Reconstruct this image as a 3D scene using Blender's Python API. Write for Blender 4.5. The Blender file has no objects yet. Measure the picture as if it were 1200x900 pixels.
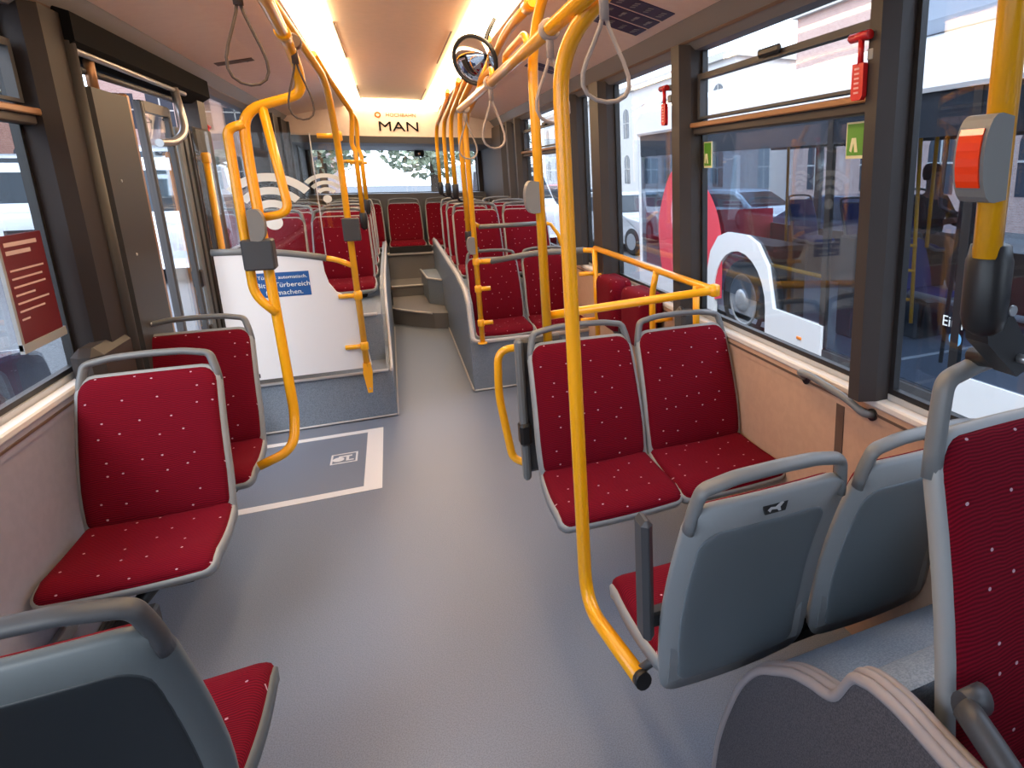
import bpy, math, random
from mathutils import Vector, Matrix
random.seed(7)
PI = math.pi
S = bpy.context.scene
COL = S.collection

# ------------------------------------------------------------------ camera
cd = bpy.data.cameras.new('camera'); cam = bpy.data.objects.new('camera', cd); COL.objects.link(cam)
yaw, pit, rol = -4.29941274e-01, 1.33975750e+00, -6.27888295e-03
M3 = Matrix.Rotation(yaw, 3, 'Z') @ Matrix.Rotation(pit, 3, 'X') @ Matrix.Rotation(rol, 3, 'Z')
cam.matrix_world = Matrix.Translation((0, 0, 1.62)) @ M3.to_4x4()
cd.sensor_fit = 'HORIZONTAL'; cd.sensor_width = 36; cd.lens = 725.841 / 1200 * 36
cd.shift_x = (600 - 797.5257) / 1200; cd.shift_y = (372.757 - 450) / 1200
cd.clip_start = 0.02; cd.clip_end = 300
S.camera = cam
# ------------------------------------------------------------------ world, exposure
S.view_settings.view_transform = 'Standard'; S.view_settings.look = 'None'
S.view_settings.gamma = 1; S.view_settings.use_curve_mapping = False
S.view_settings.exposure = 0.2
SKY = 4.2          # bright overcast afternoon
COVE = 12.0         # warm ceiling light strips
w = bpy.data.worlds.new('overcast_sky'); S.world = w; w.use_nodes = True
nt = w.node_tree; nt.nodes.clear()
out = nt.nodes.new('ShaderNodeOutputWorld'); bg = nt.nodes.new('ShaderNodeBackground')
tc = nt.nodes.new('ShaderNodeTexCoord'); sp = nt.nodes.new('ShaderNodeSeparateXYZ'); rp = nt.nodes.new('ShaderNodeValToRGB')
nt.links.new(tc.outputs['Generated'], sp.inputs[0]); nt.links.new(sp.outputs['Z'], rp.inputs[0])
rp.color_ramp.elements[0].position = 0.0; rp.color_ramp.elements[0].color = (.72, .78, .88, 1)
rp.color_ramp.elements[1].position = 0.6; rp.color_ramp.elements[1].color = (.62, .74, .95, 1)
nt.links.new(rp.outputs[0], bg.inputs[0]); bg.inputs[1].default_value = SKY; nt.links.new(bg.outputs[0], out.inputs[0])
sd = bpy.data.lights.new('hazy_sun', 'SUN'); sd.energy = 2.5; sd.angle = math.radians(25); sd.color = (1, .95, .88)
sun = bpy.data.objects.new('hazy_sun', sd); COL.objects.link(sun); sun.rotation_euler = (math.radians(38), math.radians(-30), 0)

# ------------------------------------------------------------------ materials
MATS = {}
def mat(name, col, rough=.5, metal=0., spec=.5, emit=None, es=0., coat=0., sheen=0.):
    m = bpy.data.materials.new(name); m.use_nodes = True; MATS[name] = m
    b = m.node_tree.nodes['Principled BSDF']
    b.inputs['Base Color'].default_value = (*col, 1); b.inputs['Roughness'].default_value = rough
    b.inputs['Metallic'].default_value = metal; b.inputs['Specular IOR Level'].default_value = spec
    if coat: b.inputs['Coat Weight'].default_value = coat; b.inputs['Coat Roughness'].default_value = .08
    if sheen: b.inputs['Sheen Weight'].default_value = sheen
    if emit: b.inputs['Emission Color'].default_value = (*emit, 1); b.inputs['Emission Strength'].default_value = es
    return m
def noisy(name, c1, c2, scale, rough=.5, detail=4, bump=0., coord='Object', ramp=(.4, .6), stretch=None, **k):
    m = mat(name, c1, rough, **k); t = m.node_tree; b = t.nodes['Principled BSDF']
    co = t.nodes.new('ShaderNodeTexCoord'); n = t.nodes.new('ShaderNodeTexNoise'); r = t.nodes.new('ShaderNodeValToRGB')
    src = co.outputs[coord]
    if stretch:
        mp = t.nodes.new('ShaderNodeMapping'); mp.inputs['Scale'].default_value = stretch; t.links.new(src, mp.inputs[0]); src = mp.outputs[0]
    t.links.new(src, n.inputs['Vector']); n.inputs['Scale'].default_value = scale; n.inputs['Detail'].default_value = detail
    t.links.new(n.outputs['Fac'], r.inputs[0])
    r.color_ramp.elements[0].position, r.color_ramp.elements[1].position = ramp
    r.color_ramp.elements[0].color = (*c1, 1); r.color_ramp.elements[1].color = (*c2, 1)
    t.links.new(r.outputs[0], b.inputs['Base Color'])
    if bump:
        bp = t.nodes.new('ShaderNodeBump'); bp.inputs['Strength'].default_value = bump; bp.inputs['Distance'].default_value = .002
        t.links.new(n.outputs['Fac'], bp.inputs['Height']); t.links.new(bp.outputs[0], b.inputs['Normal'])
    return m
def fabric(name, base, dark, dot, rib=210.):
    """ribbed moquette with small light flecks"""
    m = mat(name, base, .9, spec=.15); t = m.node_tree; b = t.nodes['Principled BSDF']; L = t.links
    co = t.nodes.new('ShaderNodeTexCoord'); sx = t.nodes.new('ShaderNodeSeparateXYZ'); L.new(co.outputs['Object'], sx.inputs[0])
    ad = t.nodes.new('ShaderNodeMath'); ad.operation = 'ADD'; L.new(sx.outputs['Z'], ad.inputs[0]); L.new(sx.outputs['Y'], ad.inputs[1])
    nz = t.nodes.new('ShaderNodeTexNoise'); nz.inputs['Scale'].default_value = 14; L.new(co.outputs['Object'], nz.inputs['Vector'])
    mu = t.nodes.new('ShaderNodeMath'); mu.operation = 'MULTIPLY_ADD'; L.new(nz.outputs['Fac'], mu.inputs[0]); mu.inputs[1].default_value = .022; L.new(ad.outputs[0], mu.inputs[2])
    m2 = t.nodes.new('ShaderNodeMath'); m2.operation = 'MULTIPLY'; L.new(mu.outputs[0], m2.inputs[0]); m2.inputs[1].default_value = rib * 4.0
    sn = t.nodes.new('ShaderNodeMath'); sn.operation = 'SINE'; L.new(m2.outputs[0], sn.inputs[0])
    mr = t.nodes.new('ShaderNodeMapRange'); L.new(sn.outputs[0], mr.inputs[0]); mr.inputs[1].default_value = -1; mr.inputs[2].default_value = 1
    mx = t.nodes.new('ShaderNodeMix'); mx.data_type = 'RGBA'; L.new(mr.outputs[0], mx.inputs[0])
    mx.inputs[6].default_value = (*dark, 1); mx.inputs[7].default_value = (*base, 1)
    cb = t.nodes.new('ShaderNodeCombineXYZ'); L.new(sx.outputs['X'], cb.inputs[0]); L.new(ad.outputs[0], cb.inputs[1])
    vo = t.nodes.new('ShaderNodeTexVoronoi'); vo.voronoi_dimensions = '2D'; vo.inputs['Scale'].default_value = 11.5; vo.inputs['Randomness'].default_value = .7; L.new(cb.outputs[0], vo.inputs['Vector'])
    lt = t.nodes.new('ShaderNodeMath'); lt.operation = 'LESS_THAN'; L.new(vo.outputs['Distance'], lt.inputs[0]); lt.inputs[1].default_value = .038
    m3 = t.nodes.new('ShaderNodeMix'); m3.data_type = 'RGBA'; L.new(lt.outputs[0], m3.inputs[0]); L.new(mx.outputs[2], m3.inputs[6]); m3.inputs[7].default_value = (*dot, 1)
    L.new(m3.outputs[2], b.inputs['Base Color'])
    bp = t.nodes.new('ShaderNodeBump'); bp.inputs['Strength'].default_value = .35; bp.inputs['Distance'].default_value = .0015
    L.new(mr.outputs[0], bp.inputs['Height']); L.new(bp.outputs[0], b.inputs['Normal'])
    return m
def glass(name, tint=(1, 1, 1), refl=1.0):
    m = bpy.data.materials.new(name); m.use_nodes = True; MATS[name] = m; t = m.node_tree; t.nodes.clear()
    o = t.nodes.new('ShaderNodeOutputMaterial'); tr = t.nodes.new('ShaderNodeBsdfTransparent'); gl = t.nodes.new('ShaderNodeBsdfGlossy')
    tr.inputs[0].default_value = (*tint, 1); gl.inputs['Roughness'].default_value = .02; gl.inputs[0].default_value = (refl, refl, refl, 1)
    lw_ = t.nodes.new('ShaderNodeLayerWeight'); lw_.inputs[0].default_value = .5; pw = t.nodes.new('ShaderNodeMath'); pw.operation = 'POWER'; pw.inputs[1].default_value = 4.5
    fr = t.nodes.new('ShaderNodeMath'); fr.operation = 'MULTIPLY_ADD'; fr.inputs[1].default_value = .9; fr.inputs[2].default_value = .035; mx = t.nodes.new('ShaderNodeMixShader')
    t.links.new(lw_.outputs['Facing'], pw.inputs[0]); t.links.new(pw.outputs[0], fr.inputs[0])
    t.links.new(fr.outputs[0], mx.inputs[0]); t.links.new(tr.outputs[0], mx.inputs[1]); t.links.new(gl.outputs[0], mx.inputs[2]); t.links.new(mx.outputs[0], o.inputs[0])
    return m
fabric('red_fabric', (.19, .0016, .013), (.09, .0008, .006), (.55, .33, .38))
fabric('blue_fabric', (.05, .09, .30), (.03, .05, .2), (.3, .35, .6))
noisy('floor_vinyl', (.150, .178, .235), (.215, .245, .315), 260, rough=.36, detail=3, bump=.05)
noisy('podest_vinyl', (.155, .19, .245), (.24, .285, .35), 240, rough=.45, detail=3, bump=.05)
noisy('dark_carpet', (.055, .05, .058), (.105, .095, .105), 330, rough=.9, detail=3, bump=.2)
mat('yellow_paint', (1.0, .44, .007), .28, coat=.5)
mat('shell_grey', (.30, .31, .315), .45)
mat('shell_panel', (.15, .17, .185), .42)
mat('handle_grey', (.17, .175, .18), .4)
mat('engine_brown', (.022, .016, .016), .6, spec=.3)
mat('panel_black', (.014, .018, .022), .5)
mat('shell_shaded', (.12, .135, .14), .45)  # grey seat shell darkened, shade of the front left corner in its colour
mat('black_plastic', (.016, .015, .016), .38)
mat('dark_grey', (.055, .055, .06), .45)
mat('button_grey', (.22, .21, .20), .45)
noisy('wall_warm_lit', (.53, .33, .225), (.56, .35, .24), 30, rough=.5)  # right wall lining, warm light on it put into the colour
noisy('wall_cool_lit', (.30, .285, .33), (.32, .30, .35), 30, rough=.5)  # same lining on the left, its cooler light put into the colour
mat('sill_metal', (.55, .55, .56), .35, metal=.3)
mat('sill_strip', (.72, .68, .64), .4)
mat('groove_dark', (.12, .075, .055), .5)
mat('pillar_grey', (.046, .038, .036), .5, spec=.35)
mat('matt_black', (.010, .010, .011), .85, spec=.05)
mat('fascia_grey', (.17, .165, .175), .5)
noisy('ceiling_side', (.80, .62, .53), (.82, .645, .55), 20, rough=.5)
noisy('ceiling_centre', (.74, .60, .47), (.77, .62, .49), 20, rough=.55)
mat('door_grey', (.042, .039, .038), .5, spec=.3)
mat('bronze_edge', (.33, .17, .08), .35, metal=.4)
mat('aluminium', (.5, .5, .5), .3, metal=.8)
mat('chrome', (.85, .85, .87), .05, metal=1.)
mat('trim_light', (.55, .53, .53), .4)
mat('trim_wave', (.33, .285, .285), .5)
mat('white_panel', (.80, .80, .83), .35)
mat('white_paint', (.82, .83, .85), .25, coat=.4)
mat('white_line', (.78, .77, .78), .45)
mat('sticker_white', (.85, .87, .85), .5)
mat('blue_label', (.02, .10, .33), .4)
mat('navy_label', (.035, .018, .075), .45)
mat('label_ink', (.10, .07, .045), .5)
mat('green_label', (.10, .30, .03), .45)
mat('cream', (.75, .72, .45), .5)
mat('red_plastic', (.62, .012, .015), .3, coat=.3)
mat('red_lens', (.95, .06, .01), .15, coat=.6)
mat('dark_red_poster', (.13, .008, .014), .45)
mat('poster_text', (.62, .45, .42), .5)
mat('logo_red', (.75, .10, .02), .4)
mat('strap_beige', (.46, .37, .32), .6)
mat('strap_dark', (.10, .065, .05), .6)
mat('cove_lamp', (1, .9, .7), .5, emit=(1.0, .73, .44), es=COVE)
glass('window_glass', (.90, .93, .94)); glass('clear_partition', (.97, .985, .98)); glass('bus_glass', (.60, .66, .72))
glass('dark_car_glass', (.15, .18, .2))
noisy('asphalt', (.10, .105, .115), (.15, .155, .165), 40, rough=.8)
mat('sky_blue_ring', (.15, .45, .75), .4)
mat('tyre', (.02, .02, .022), .7)
mat('wheel_steel', (.38, .40, .43), .35, metal=.5)
mat('car_silver', (.45, .47, .5), .25, metal=.3, coat=.5)
mat('car_dark', (.03, .045, .09), .2, coat=.6)
mat('car_red', (.55, .03, .05), .25, coat=.5)
mat('car_white', (.75, .78, .82), .25, coat=.5)
mat('lamp_glass', (.8, .82, .85), .1)
mat('wrap_red', (.78, .04, .07), .35)
mat('wrap_pink', (.80, .38, .42), .35)
mat('skin', (.32, .17, .12), .6); mat('jacket', (.012, .03, .03), .8); mat('hair', (.015, .01, .01), .7)
mat('amber', (.9, .25, .02), .3)
mat('gold_letter', (.75, .5, .05), .4)
mat('roof_fade', (.30, .36, .45), .3)
mat('bus_inner', (.07, .075, .09), .5)
mat('pale_wall', (.72, .70, .68), .8)
mat('stone', (.6, .58, .55), .8)
mat('window_dark', (.05, .06, .08), .15)
noisy('leaves', (.22, .28, .18), (.50, .55, .42), 9, rough=.8)
mat('bark', (.10, .07, .05), .9)
def brick(name, c1, c2, mort):
    m = mat(name, c1, .85); t = m.node_tree; b = t.nodes['Principled BSDF']
    co = t.nodes.new('ShaderNodeTexCoord'); mp = t.nodes.new('ShaderNodeMapping'); br = t.nodes.new('ShaderNodeTexBrick')
    mp.inputs['Rotation'].default_value = (PI/2, 0, PI/2)
    sx = t.nodes.new('ShaderNodeSeparateXYZ'); cx = t.nodes.new('ShaderNodeCombineXYZ'); ad = t.nodes.new('ShaderNodeMath'); ad.operation = 'ADD'
    t.links.new(co.outputs['Object'], sx.inputs[0]); t.links.new(sx.outputs['X'], ad.inputs[0]); t.links.new(sx.outputs['Y'], ad.inputs[1])
    t.links.new(ad.outputs[0], cx.inputs[0]); t.links.new(sx.outputs['Z'], cx.inputs[1]); t.links.new(cx.outputs[0], br.inputs[0])
    br.inputs['Color1'].default_value = (*c1, 1); br.inputs['Color2'].default_value = (*c2, 1); br.inputs['Mortar'].default_value = (*mort, 1)
    br.inputs['Scale'].default_value = 3.2; br.inputs['Mortar Size'].default_value = .015
    t.links.new(br.outputs[0], b.inputs['Base Color'])
brick('brick', (.36, .15, .10), (.45, .21, .15), (.45, .36, .32))
brick('brick_pale', (.52, .33, .29), (.60, .40, .35), (.6, .52, .48))

# ------------------------------------------------------------------ mesh helpers
class MB:
    def __init__(s): s.v = []; s.f = []; s.sm = []
    def add(s, v, f, smooth=False):
        o = len(s.v); s.v += [tuple(p) for p in v]; s.f += [tuple(i + o for i in q) for q in f]; s.sm += [smooth] * len(f); return s
    def box(s, x0, x1, y0, y1, z0, z1, b=0.):
        if x1 < x0: x0, x1 = x1, x0
        if y1 < y0: y0, y1 = y1, y0
        if z1 < z0: z0, z1 = z1, z0
        b = min(b, (x1-x0)*.49, (y1-y0)*.49, (z1-z0)*.49)
        if b <= 0:
            v = [(x, y, z) for z in (z0, z1) for (x, y) in ((x0, y0), (x1, y0), (x1, y1), (x0, y1))]
            return s.add(v, [(3, 2, 1, 0), (4, 5, 6, 7), (0, 1, 5, 4), (1, 2, 6, 5), (2, 3, 7, 6), (3, 0, 4, 7)])
        # chamfered box: rings
        def ring(i, z): return [(x0+i, y0+b, z), (x0+b, y0+i, z), (x1-b, y0+i, z), (x1-i, y0+b, z), (x1-i, y1-b, z), (x1-b, y1-i, z), (x0+b, y1-i, z), (x0+i, y1-b, z)]
        rs = [ring(b*.9, z0), ring(0, z0+b), ring(0, z1-b), ring(b*.9, z1)]
        v = sum(rs, []); f = [tuple(reversed(range(8)))] + [tuple(24 + i for i in range(8))]
        for k in range(3):
            for i in range(8): j = (i+1) % 8; f.append((k*8+i, k*8+j, k*8+8+j, k*8+8+i))
        return s.add(v, f)
    def prism(s, pts, axis, a0, a1, smooth=False):
        """pts: 2D outline (counterclockwise or not), extruded along axis"""
        def P(u, v, w):
            return {'x': (w, u, v), 'y': (u, w, v), 'z': (u, v, w)}[axis]
        n = len(pts); v = [P(u, q, a0) for u, q in pts] + [P(u, q, a1) for u, q in pts]
        f = [tuple(range(n)), tuple(reversed(range(n, 2*n)))] + [(i, i+n, (i+1) % n + n, (i+1) % n) for i in range(n)]
        return s.add(v, f, smooth)
    def tube(s, pts, r, fil=0., n=12, flat=1., caps=True, closed=False):
        P = [Vector(p) for p in pts]
        if fil > 0 and len(P) > 2:
            Q = []
            idx = range(len(P)) if closed else range(1, len(P)-1)
            if not closed: Q.append(P[0])
            for i in idx:
                a, b, c = P[i-1], P[i], P[(i+1) % len(P)]
                d1 = (a-b); d2 = (c-b); k = min(fil, d1.length*.48, d2.length*.48)
                p0 = b + d1.normalized()*k; p2 = b + d2.normalized()*k
                for q in range(7):
                    t = q/6; Q.append(p0*(1-t)**2 + b*2*t*(1-t) + p2*t*t)
            if not closed: Q.append(P[-1])
            P = Q
        m = len(P); v = []; f = []
        prev = None
        for i, p in enumerate(P):
            if closed: d = (P[(i+1) % m] - P[i-1])
            else: d = (P[min(i+1, m-1)] - P[max(i-1, 0)])
            d.normalize()
            if prev is None:
                up = Vector((0, 0, 1)) if abs(d.z) < .9 else Vector((0, 1, 0))
                n1 = d.cross(up).normalized()
            else:
                n1 = (prev - d*prev.dot(d)).normalized()
            prev = n1; n2 = d.cross(n1)
            rr = r[i] if isinstance(r, (list, tuple)) and len(r) == m else (r if not isinstance(r, (list, tuple)) else r[0])
            for k in range(n):
                a = 2*PI*k/n; v.append(p + n1*math.cos(a)*rr + n2*math.sin(a)*rr*flat)
        for i in range(m if closed else m-1):
            for k in range(n):
                j = (k+1) % n; i2 = (i+1) % m
                f.append((i*n+k, i*n+j, i2*n+j, i2*n+k))
        s.add(v, f, True)
        if caps and not closed:
            o = len(s.v) - len(v)
            s.f.append(tuple(o + k for k in reversed(range(n)))); s.f.append(tuple(o + (m-1)*n + k for k in range(n))); s.sm += [False, False]
        return s
    def lathe(s, prof, c, axis='z', n=24, smooth=True):
        v = []; f = []; m = len(prof)
        for i, (r, h) in enumerate(prof):
            for k in range(n):
                a = 2*PI*k/n; p = (r*math.cos(a), r*math.sin(a), h)
                if axis == 'x': p = (p[2], p[0], p[1])
                if axis == 'y': p = (p[0], p[2], p[1])
                v.append((p[0]+c[0], p[1]+c[1], p[2]+c[2]))
        for i in range(m-1):
            for k in range(n): j = (k+1) % n; f.append((i*n+k, i*n+j, (i+1)*n+j, (i+1)*n+k))
        s.add(v, f, smooth); o = len(s.v) - len(v)
        s.f.append(tuple(o + k for k in reversed(range(n)))); s.f.append(tuple(o + (m-1)*n + k for k in range(n))); s.sm += [False, False]
        return s
    def pad(s, W, H, rad, thick, surf, nrm, seg=8, back=0., k=6, rads=None):
        """closed rounded cushion: rounded rectangle W x H mapped by surf(x,s) and thickened along nrm(x,s)"""
        rt, rb = rads if rads else (rad, rad)
        o = []
        def arc(cx, cy, r, a0):
            for q in range(6): a = a0 + q/5*PI/2; o.append((cx + r*math.cos(a), cy + r*math.sin(a)))
        def line(x0, y0, x1, y1):
            for q in range(1, seg): t = q/seg; o.append((x0+(x1-x0)*t, y0+(y1-y0)*t))
        hw, hh = W/2, H/2
        arc(hw-rt, hh-rt, rt, 0); line(hw-rt, hh, -hw+rt, hh); arc(-hw+rt, hh-rt, rt, PI/2); line(-hw, hh-rt, -hw, -hh+rb)
        arc(-hw+rb, -hh+rb, rb, PI); line(-hw+rb, -hh, hw-rb, -hh); arc(hw-rb, -hh+rb, rb, 1.5*PI); line(hw, -hh+rb, hw, hh-rt)
        n = len(o); rs = [.25, .5, .7, .82, .9, .95, .98, 1.]
        v = []; f = []
        def P(x, q, t):
            p = Vector(surf(x, q)); return p + Vector(nrm(x, q))*t
        v.append(P(0, 0, thick))
        for r in rs:
            t = thick*math.sqrt(max(0, 1-r**(k*2)))
            for x, q in o: v.append(P(x*r, q*r, t))
        for i in range(n): f.append((0, 1+i, 1+(i+1) % n))
        for R in range(len(rs)-1):
            for i in range(n): j = (i+1) % n; a = 1+R*n; f.append((a+i, a+n+i, a+n+j, a+j))
        b0 = len(v)
        for r in (1., .7, .35):
            for x, q in o: v.append(P(x*r, q*r, -back))
        v.append(P(0, 0, -back)); c = len(v)-1; a = 1+(len(rs)-1)*n
        for i in range(n):
            j = (i+1) % n; f.append((a+i, b0+i, b0+j, a+j))
            f.append((b0+i, b0+n+i, b0+n+j, b0+j)); f.append((b0+n+i, b0+2*n+i, b0+2*n+j, b0+n+j)); f.append((b0+2*n+i, c, b0+2*n+j))
        return s.add(v, f, True)
def obj(name, mb, m, parent=None, kind=None):
    me = bpy.data.meshes.new(name); o = bpy.data.objects.new(name, me); COL.objects.link(o)
    L = Vector((0, 0, 0))
    if parent is not None: o.parent = parent; L = Vector(parent.get('_org', (0, 0, 0)))
    me.from_pydata([tuple(Vector(p) - L) for p in mb.v], [], mb.f)
    me.polygons.foreach_set('use_smooth', mb.sm); me.update()
    import bmesh
    b = bmesh.new(); b.from_mesh(me); bmesh.ops.recalc_face_normals(b, faces=b.faces); b.to_mesh(me); b.free()
    me.materials.append(MATS[m] if isinstance(m, str) else m)
    if parent is not None: o['_org'] = tuple(L)
    if kind: o['kind'] = kind
    return o
def thing(name, label, cat, loc=(0, 0, 0), group=None):
    o = bpy.data.objects.new(name, None); COL.objects.link(o); o.location = loc; o.empty_display_size = .1
    o['label'] = label; o['category'] = cat; o['_org'] = tuple(loc)
    if group: o['group'] = group
    return o
def tag(o, label, cat, group=None):
    o['label'] = label; o['category'] = cat
    if group: o['group'] = group
    return o
def struct(name, mb, m): return obj(name, mb, m, None, 'structure')
def origin(o, c):
    """move a top-level mesh's origin to c, keeping it where it stands"""
    c = Vector(c); o.data.transform(Matrix.Translation(-c)); o.location = c; o['_org'] = tuple(c); return o
def box(*a, **k): return MB().box(*a, **k)
def tube(*a, **k): return MB().tube(*a, **k)
def txt(name, s, size, m, parent, loc, right, up, ext=.0008, align='CENTER', stretch=1.):
    """raised lettering; right/up are the writing directions in the world"""
    c = bpy.data.curves.new(name, 'FONT'); c.body = s; c.size = size; c.extrude = ext; c.align_x = align; c.align_y = 'CENTER'; c.resolution_u = 2
    t = bpy.data.objects.new('tmp', c); COL.objects.link(t); dg = bpy.context.evaluated_depsgraph_get()
    me = bpy.data.meshes.new_from_object(t.evaluated_get(dg)); bpy.data.objects.remove(t)
    r = Vector(right).normalized(); u = Vector(up).normalized(); n = r.cross(u)
    L = Vector(parent.get('_org', (0, 0, 0))) if parent else Vector((0, 0, 0))
    T = Matrix((( r.x, u.x, n.x), (r.y, u.y, n.y), (r.z, u.z, n.z))).to_4x4() @ Matrix.Diagonal((stretch, 1, 1, 1))
    me.transform(Matrix.Translation(Vector(loc) - L) @ T)
    me.materials.clear(); me.materials.append(MATS[m])
    o = bpy.data.objects.new(name, me); COL.objects.link(o); o.parent = parent
    if parent: o['_org'] = tuple(L)
    return o
def kids(o): return [c for c in bpy.data.objects if c.parent == o]
def dup(root, loc, label, rz=None, group=None):
    r = root.copy(); COL.objects.link(r); r.location = loc; r['label'] = label
    if rz is not None: r.rotation_euler = (0, 0, rz)
    if group: r['group'] = group
    for ch in kids(root):
        c = ch.copy(); COL.objects.link(c); c.parent = r
        for g in kids(ch):
            d = g.copy(); COL.objects.link(d); d.parent = c
    return r

# ------------------------------------------------------------------ bus shell
XL, XR = -1.074, 1.346
struct('wall_light_block', box(XL-.05, XR+.05, -2.7, -2.6, 0, 2.5), 'pillar_grey')  # unseen, added behind the camera to keep windscreen daylight out
struct('floor', box(XL-.05, XR+.05, -2.6, 8.7, -.06, 0), 'floor_vinyl')
# left lower wall and right lower wall
lw = struct('wall_left', box(XL-.06, XL, -2.6, 3.0, 0, .885), 'wall_cool_lit')
rw = struct('wall_right', box(XR, XR+.06, -2.6, 9.9, 0, .885), 'wall_warm_lit')
for x, sgn, nm, y1 in ((XR, -1, 'right', 9.9), (XL, 1, 'left', 2.93)):
    struct('trim_1' if sgn < 0 else 'trim_2', box(x, x+sgn*.006, -2.6, y1, .835, .885), 'wall_warm_lit' if sgn < 0 else 'wall_cool_lit')
    struct('trim_3' if sgn < 0 else 'trim_4', box(x+sgn*.006, x+sgn*.010, -2.6, y1, .858, .866), 'groove_dark')
    struct('trim_5' if sgn < 0 else 'trim_6', box(x-sgn*.03, x+sgn*.014, -2.6, y1, .885, .912, b=.006), 'sill_strip')
    struct('trim_7' if sgn < 0 else 'trim_8', box(x-sgn*.07, x-sgn*.03, -2.6, y1, .88, .93), 'sill_metal')
struct('wall_right_seam', box(XR-.004, XR, 1.585, 1.625, 0, .835), 'groove_dark')
# fascia and ceiling
for sg, xw, nm in ((1, XR, 'right'), (-1, XL, 'left')):
    xi = xw - sg*.10
    struct('trim_%d' % (9 if sg > 0 else 10), MB().prism([(xw+sg*.06, 2.17), (xw, 2.17), (xw-sg*.035, 2.20), (xi, 2.275), (xw+sg*.06, 2.34)], 'y', -2.6, 9.6), 'fascia_grey')
    struct('trim_%d' % (11 if sg > 0 else 12), MB().prism([(xw-sg*.0355, 2.196), (xw-sg*.042, 2.205), (xw-sg*.040, 2.212), (xw-sg*.034, 2.203)], 'y', -2.6, 9.5), 'groove_dark')
    # sloping side ceiling with turned up lip that hides the light strip
    xc = .136 + sg*.50
    struct('ceiling_side_%s' % nm, MB().prism([(xi, 2.272), (xi-sg*.30, 2.340), (xc, 2.392), (xc, 2.41), (xc+sg*.015, 2.41), (xi-sg*.30, 2.36), (xi+sg*.01, 2.30)], 'y', -2.6, 9.4), 'ceiling_side')
    struct('ceiling_cove_%s' % nm, MB().prism([(xc+sg*.012, 2.40), (xc+sg*.10, 2.40), (xc+sg*.10, 2.44), (xc+sg*.09, 2.44), (xc+sg*.09, 2.41), (xc+sg*.012, 2.41)], 'y', -2.6, 8.7), 'ceiling_centre')
struct('ceiling', MB().prism([(-.47, 2.44), (.136-.35, 2.452), (.136, 2.456), (.136+.35, 2.452), (.74, 2.44), (.74, 2.5), (-.47, 2.5)], 'y', -2.6, 8.75), 'ceiling_centre')
for i, (x) in enumerate((-.19, .43)):
    for k, y0 in enumerate((.9, 4.2, 7.0)):
        struct('trim_%d' % (20 + i*3 + k), box(x-.004, x+.004, y0, y0+1.2, 2.444, 2.4495), 'groove_dark')
# the light strips (lamps) along both coves and across the rear
def strip(sg, y0, y1, label):
    xc = .136 + sg*.50
    t = thing('ceiling_light', label, 'ceiling light', (xc, (y0+y1)/2, 2.38))
    obj('diffuser', MB().prism([(xc, 2.398), (xc-sg*.02, 2.388), (xc-sg*.09, 2.398), (xc-sg*.15, 2.420), (xc-sg*.165, 2.440), (xc, 2.436)], 'y', y0, y1), 'cove_lamp', t)
    obj('end_cap', MB().box(xc-.045-sg*.045, xc+.045-sg*.045, y0-.012, y0, 2.388, 2.436), 'ceiling_side', t)
    return t
strip(1, .9, 8.35, 'warm light strip along the right side of the ceiling')
strip(-1, .9, 8.35, 'warm light strip along the left side of the ceiling')
t = thing('ceiling_light', 'warm light strip across the rear end of the ceiling', 'ceiling light', (.136, 8.4, 2.38))
obj('diffuser', MB().prism([(8.51, 2.40), (8.50, 2.372), (8.36, 2.385), (8.20, 2.42), (8.15, 2.438), (8.51, 2.436)], 'x', -.36, .63), 'cove_lamp', t)
def side_z(x, sg_):
    xi = (XR if sg_ > 0 else XL) - sg_*.10; d = abs(x - xi)
    return 2.272 + .068*d/.30 if d < .30 else 2.340 + .052*(d-.30)/(abs(.136+sg_*.5-xi)-.30)
# rear bulkhead over the back window
struct('wall_rear', MB().prism([(8.52, 2.405), (8.52, 2.50), (10.05, 2.50), (10.05, 1.96), (9.0, 1.98), (8.70, 2.0), (8.64, 2.065)], 'x', XL, XR), 'ceiling_side')
struct('trim_30', MB().prism([(8.628, 2.07), (8.685, 1.992), (9.0, 1.965), (9.96, 1.945), (9.96, 1.955), (8.70, 2.01), (8.64, 2.07)], 'x', XL+.05, XR-.05), 'fascia_grey')
# rear wall below and beside the back window
struct('wall_rear_lower', box(XL-.05, XR+.05, 9.6, 10.1, .2, 1.36), 'fascia_grey')
struct('wall_rear_left', box(XL-.05, -.93, 9.9, 10.1, 1.3, 2.3), 'pillar_grey')
struct('wall_rear_right', box(1.22, XR+.05, 9.8, 10.1, 1.3, 2.3), 'pillar_grey')
wd = struct('window_1', MB(), 'dark_grey')
wd.data.materials.clear()
bpy.data.objects.remove(wd)
def rim(y, x0, x1, z0, z1, t, d):
    m = MB(); m.box(x0, x0+t, y, y+d, z0, z1); m.box(x1-t, x1, y, y+d, z0, z1); m.box(x0+t, x1-t, y, y+d, z0, z0+t); m.box(x0+t, x1-t, y, y+d, z1-t, z1); return m
wr = struct('window_1', box(-.95, 1.24, 10.0, 10.012, 1.34, 1.98), 'window_glass')
obj('window_frame', rim(9.97, -.95, 1.24, 1.34, 1.98, .03, .03), 'black_plastic', wr)
cam_r = thing('rear_camera', 'small black camera hanging at the top of the back window', 'camera', (.43, 9.9, 1.93))
obj('housing', box(.37, .50, 9.84, 9.93, 1.86, 1.95, b=.015), 'black_plastic', cam_r); obj('bracket', box(.28, .37, 9.87, 9.9, 1.935, 1.95), 'black_plastic', cam_r)
obj('lens', MB().lathe([(.02, 0), (.02, -.02), (.012, -.022)], (.435, 9.84, 1.90), 'y', 12), 'chrome', cam_r)
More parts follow.
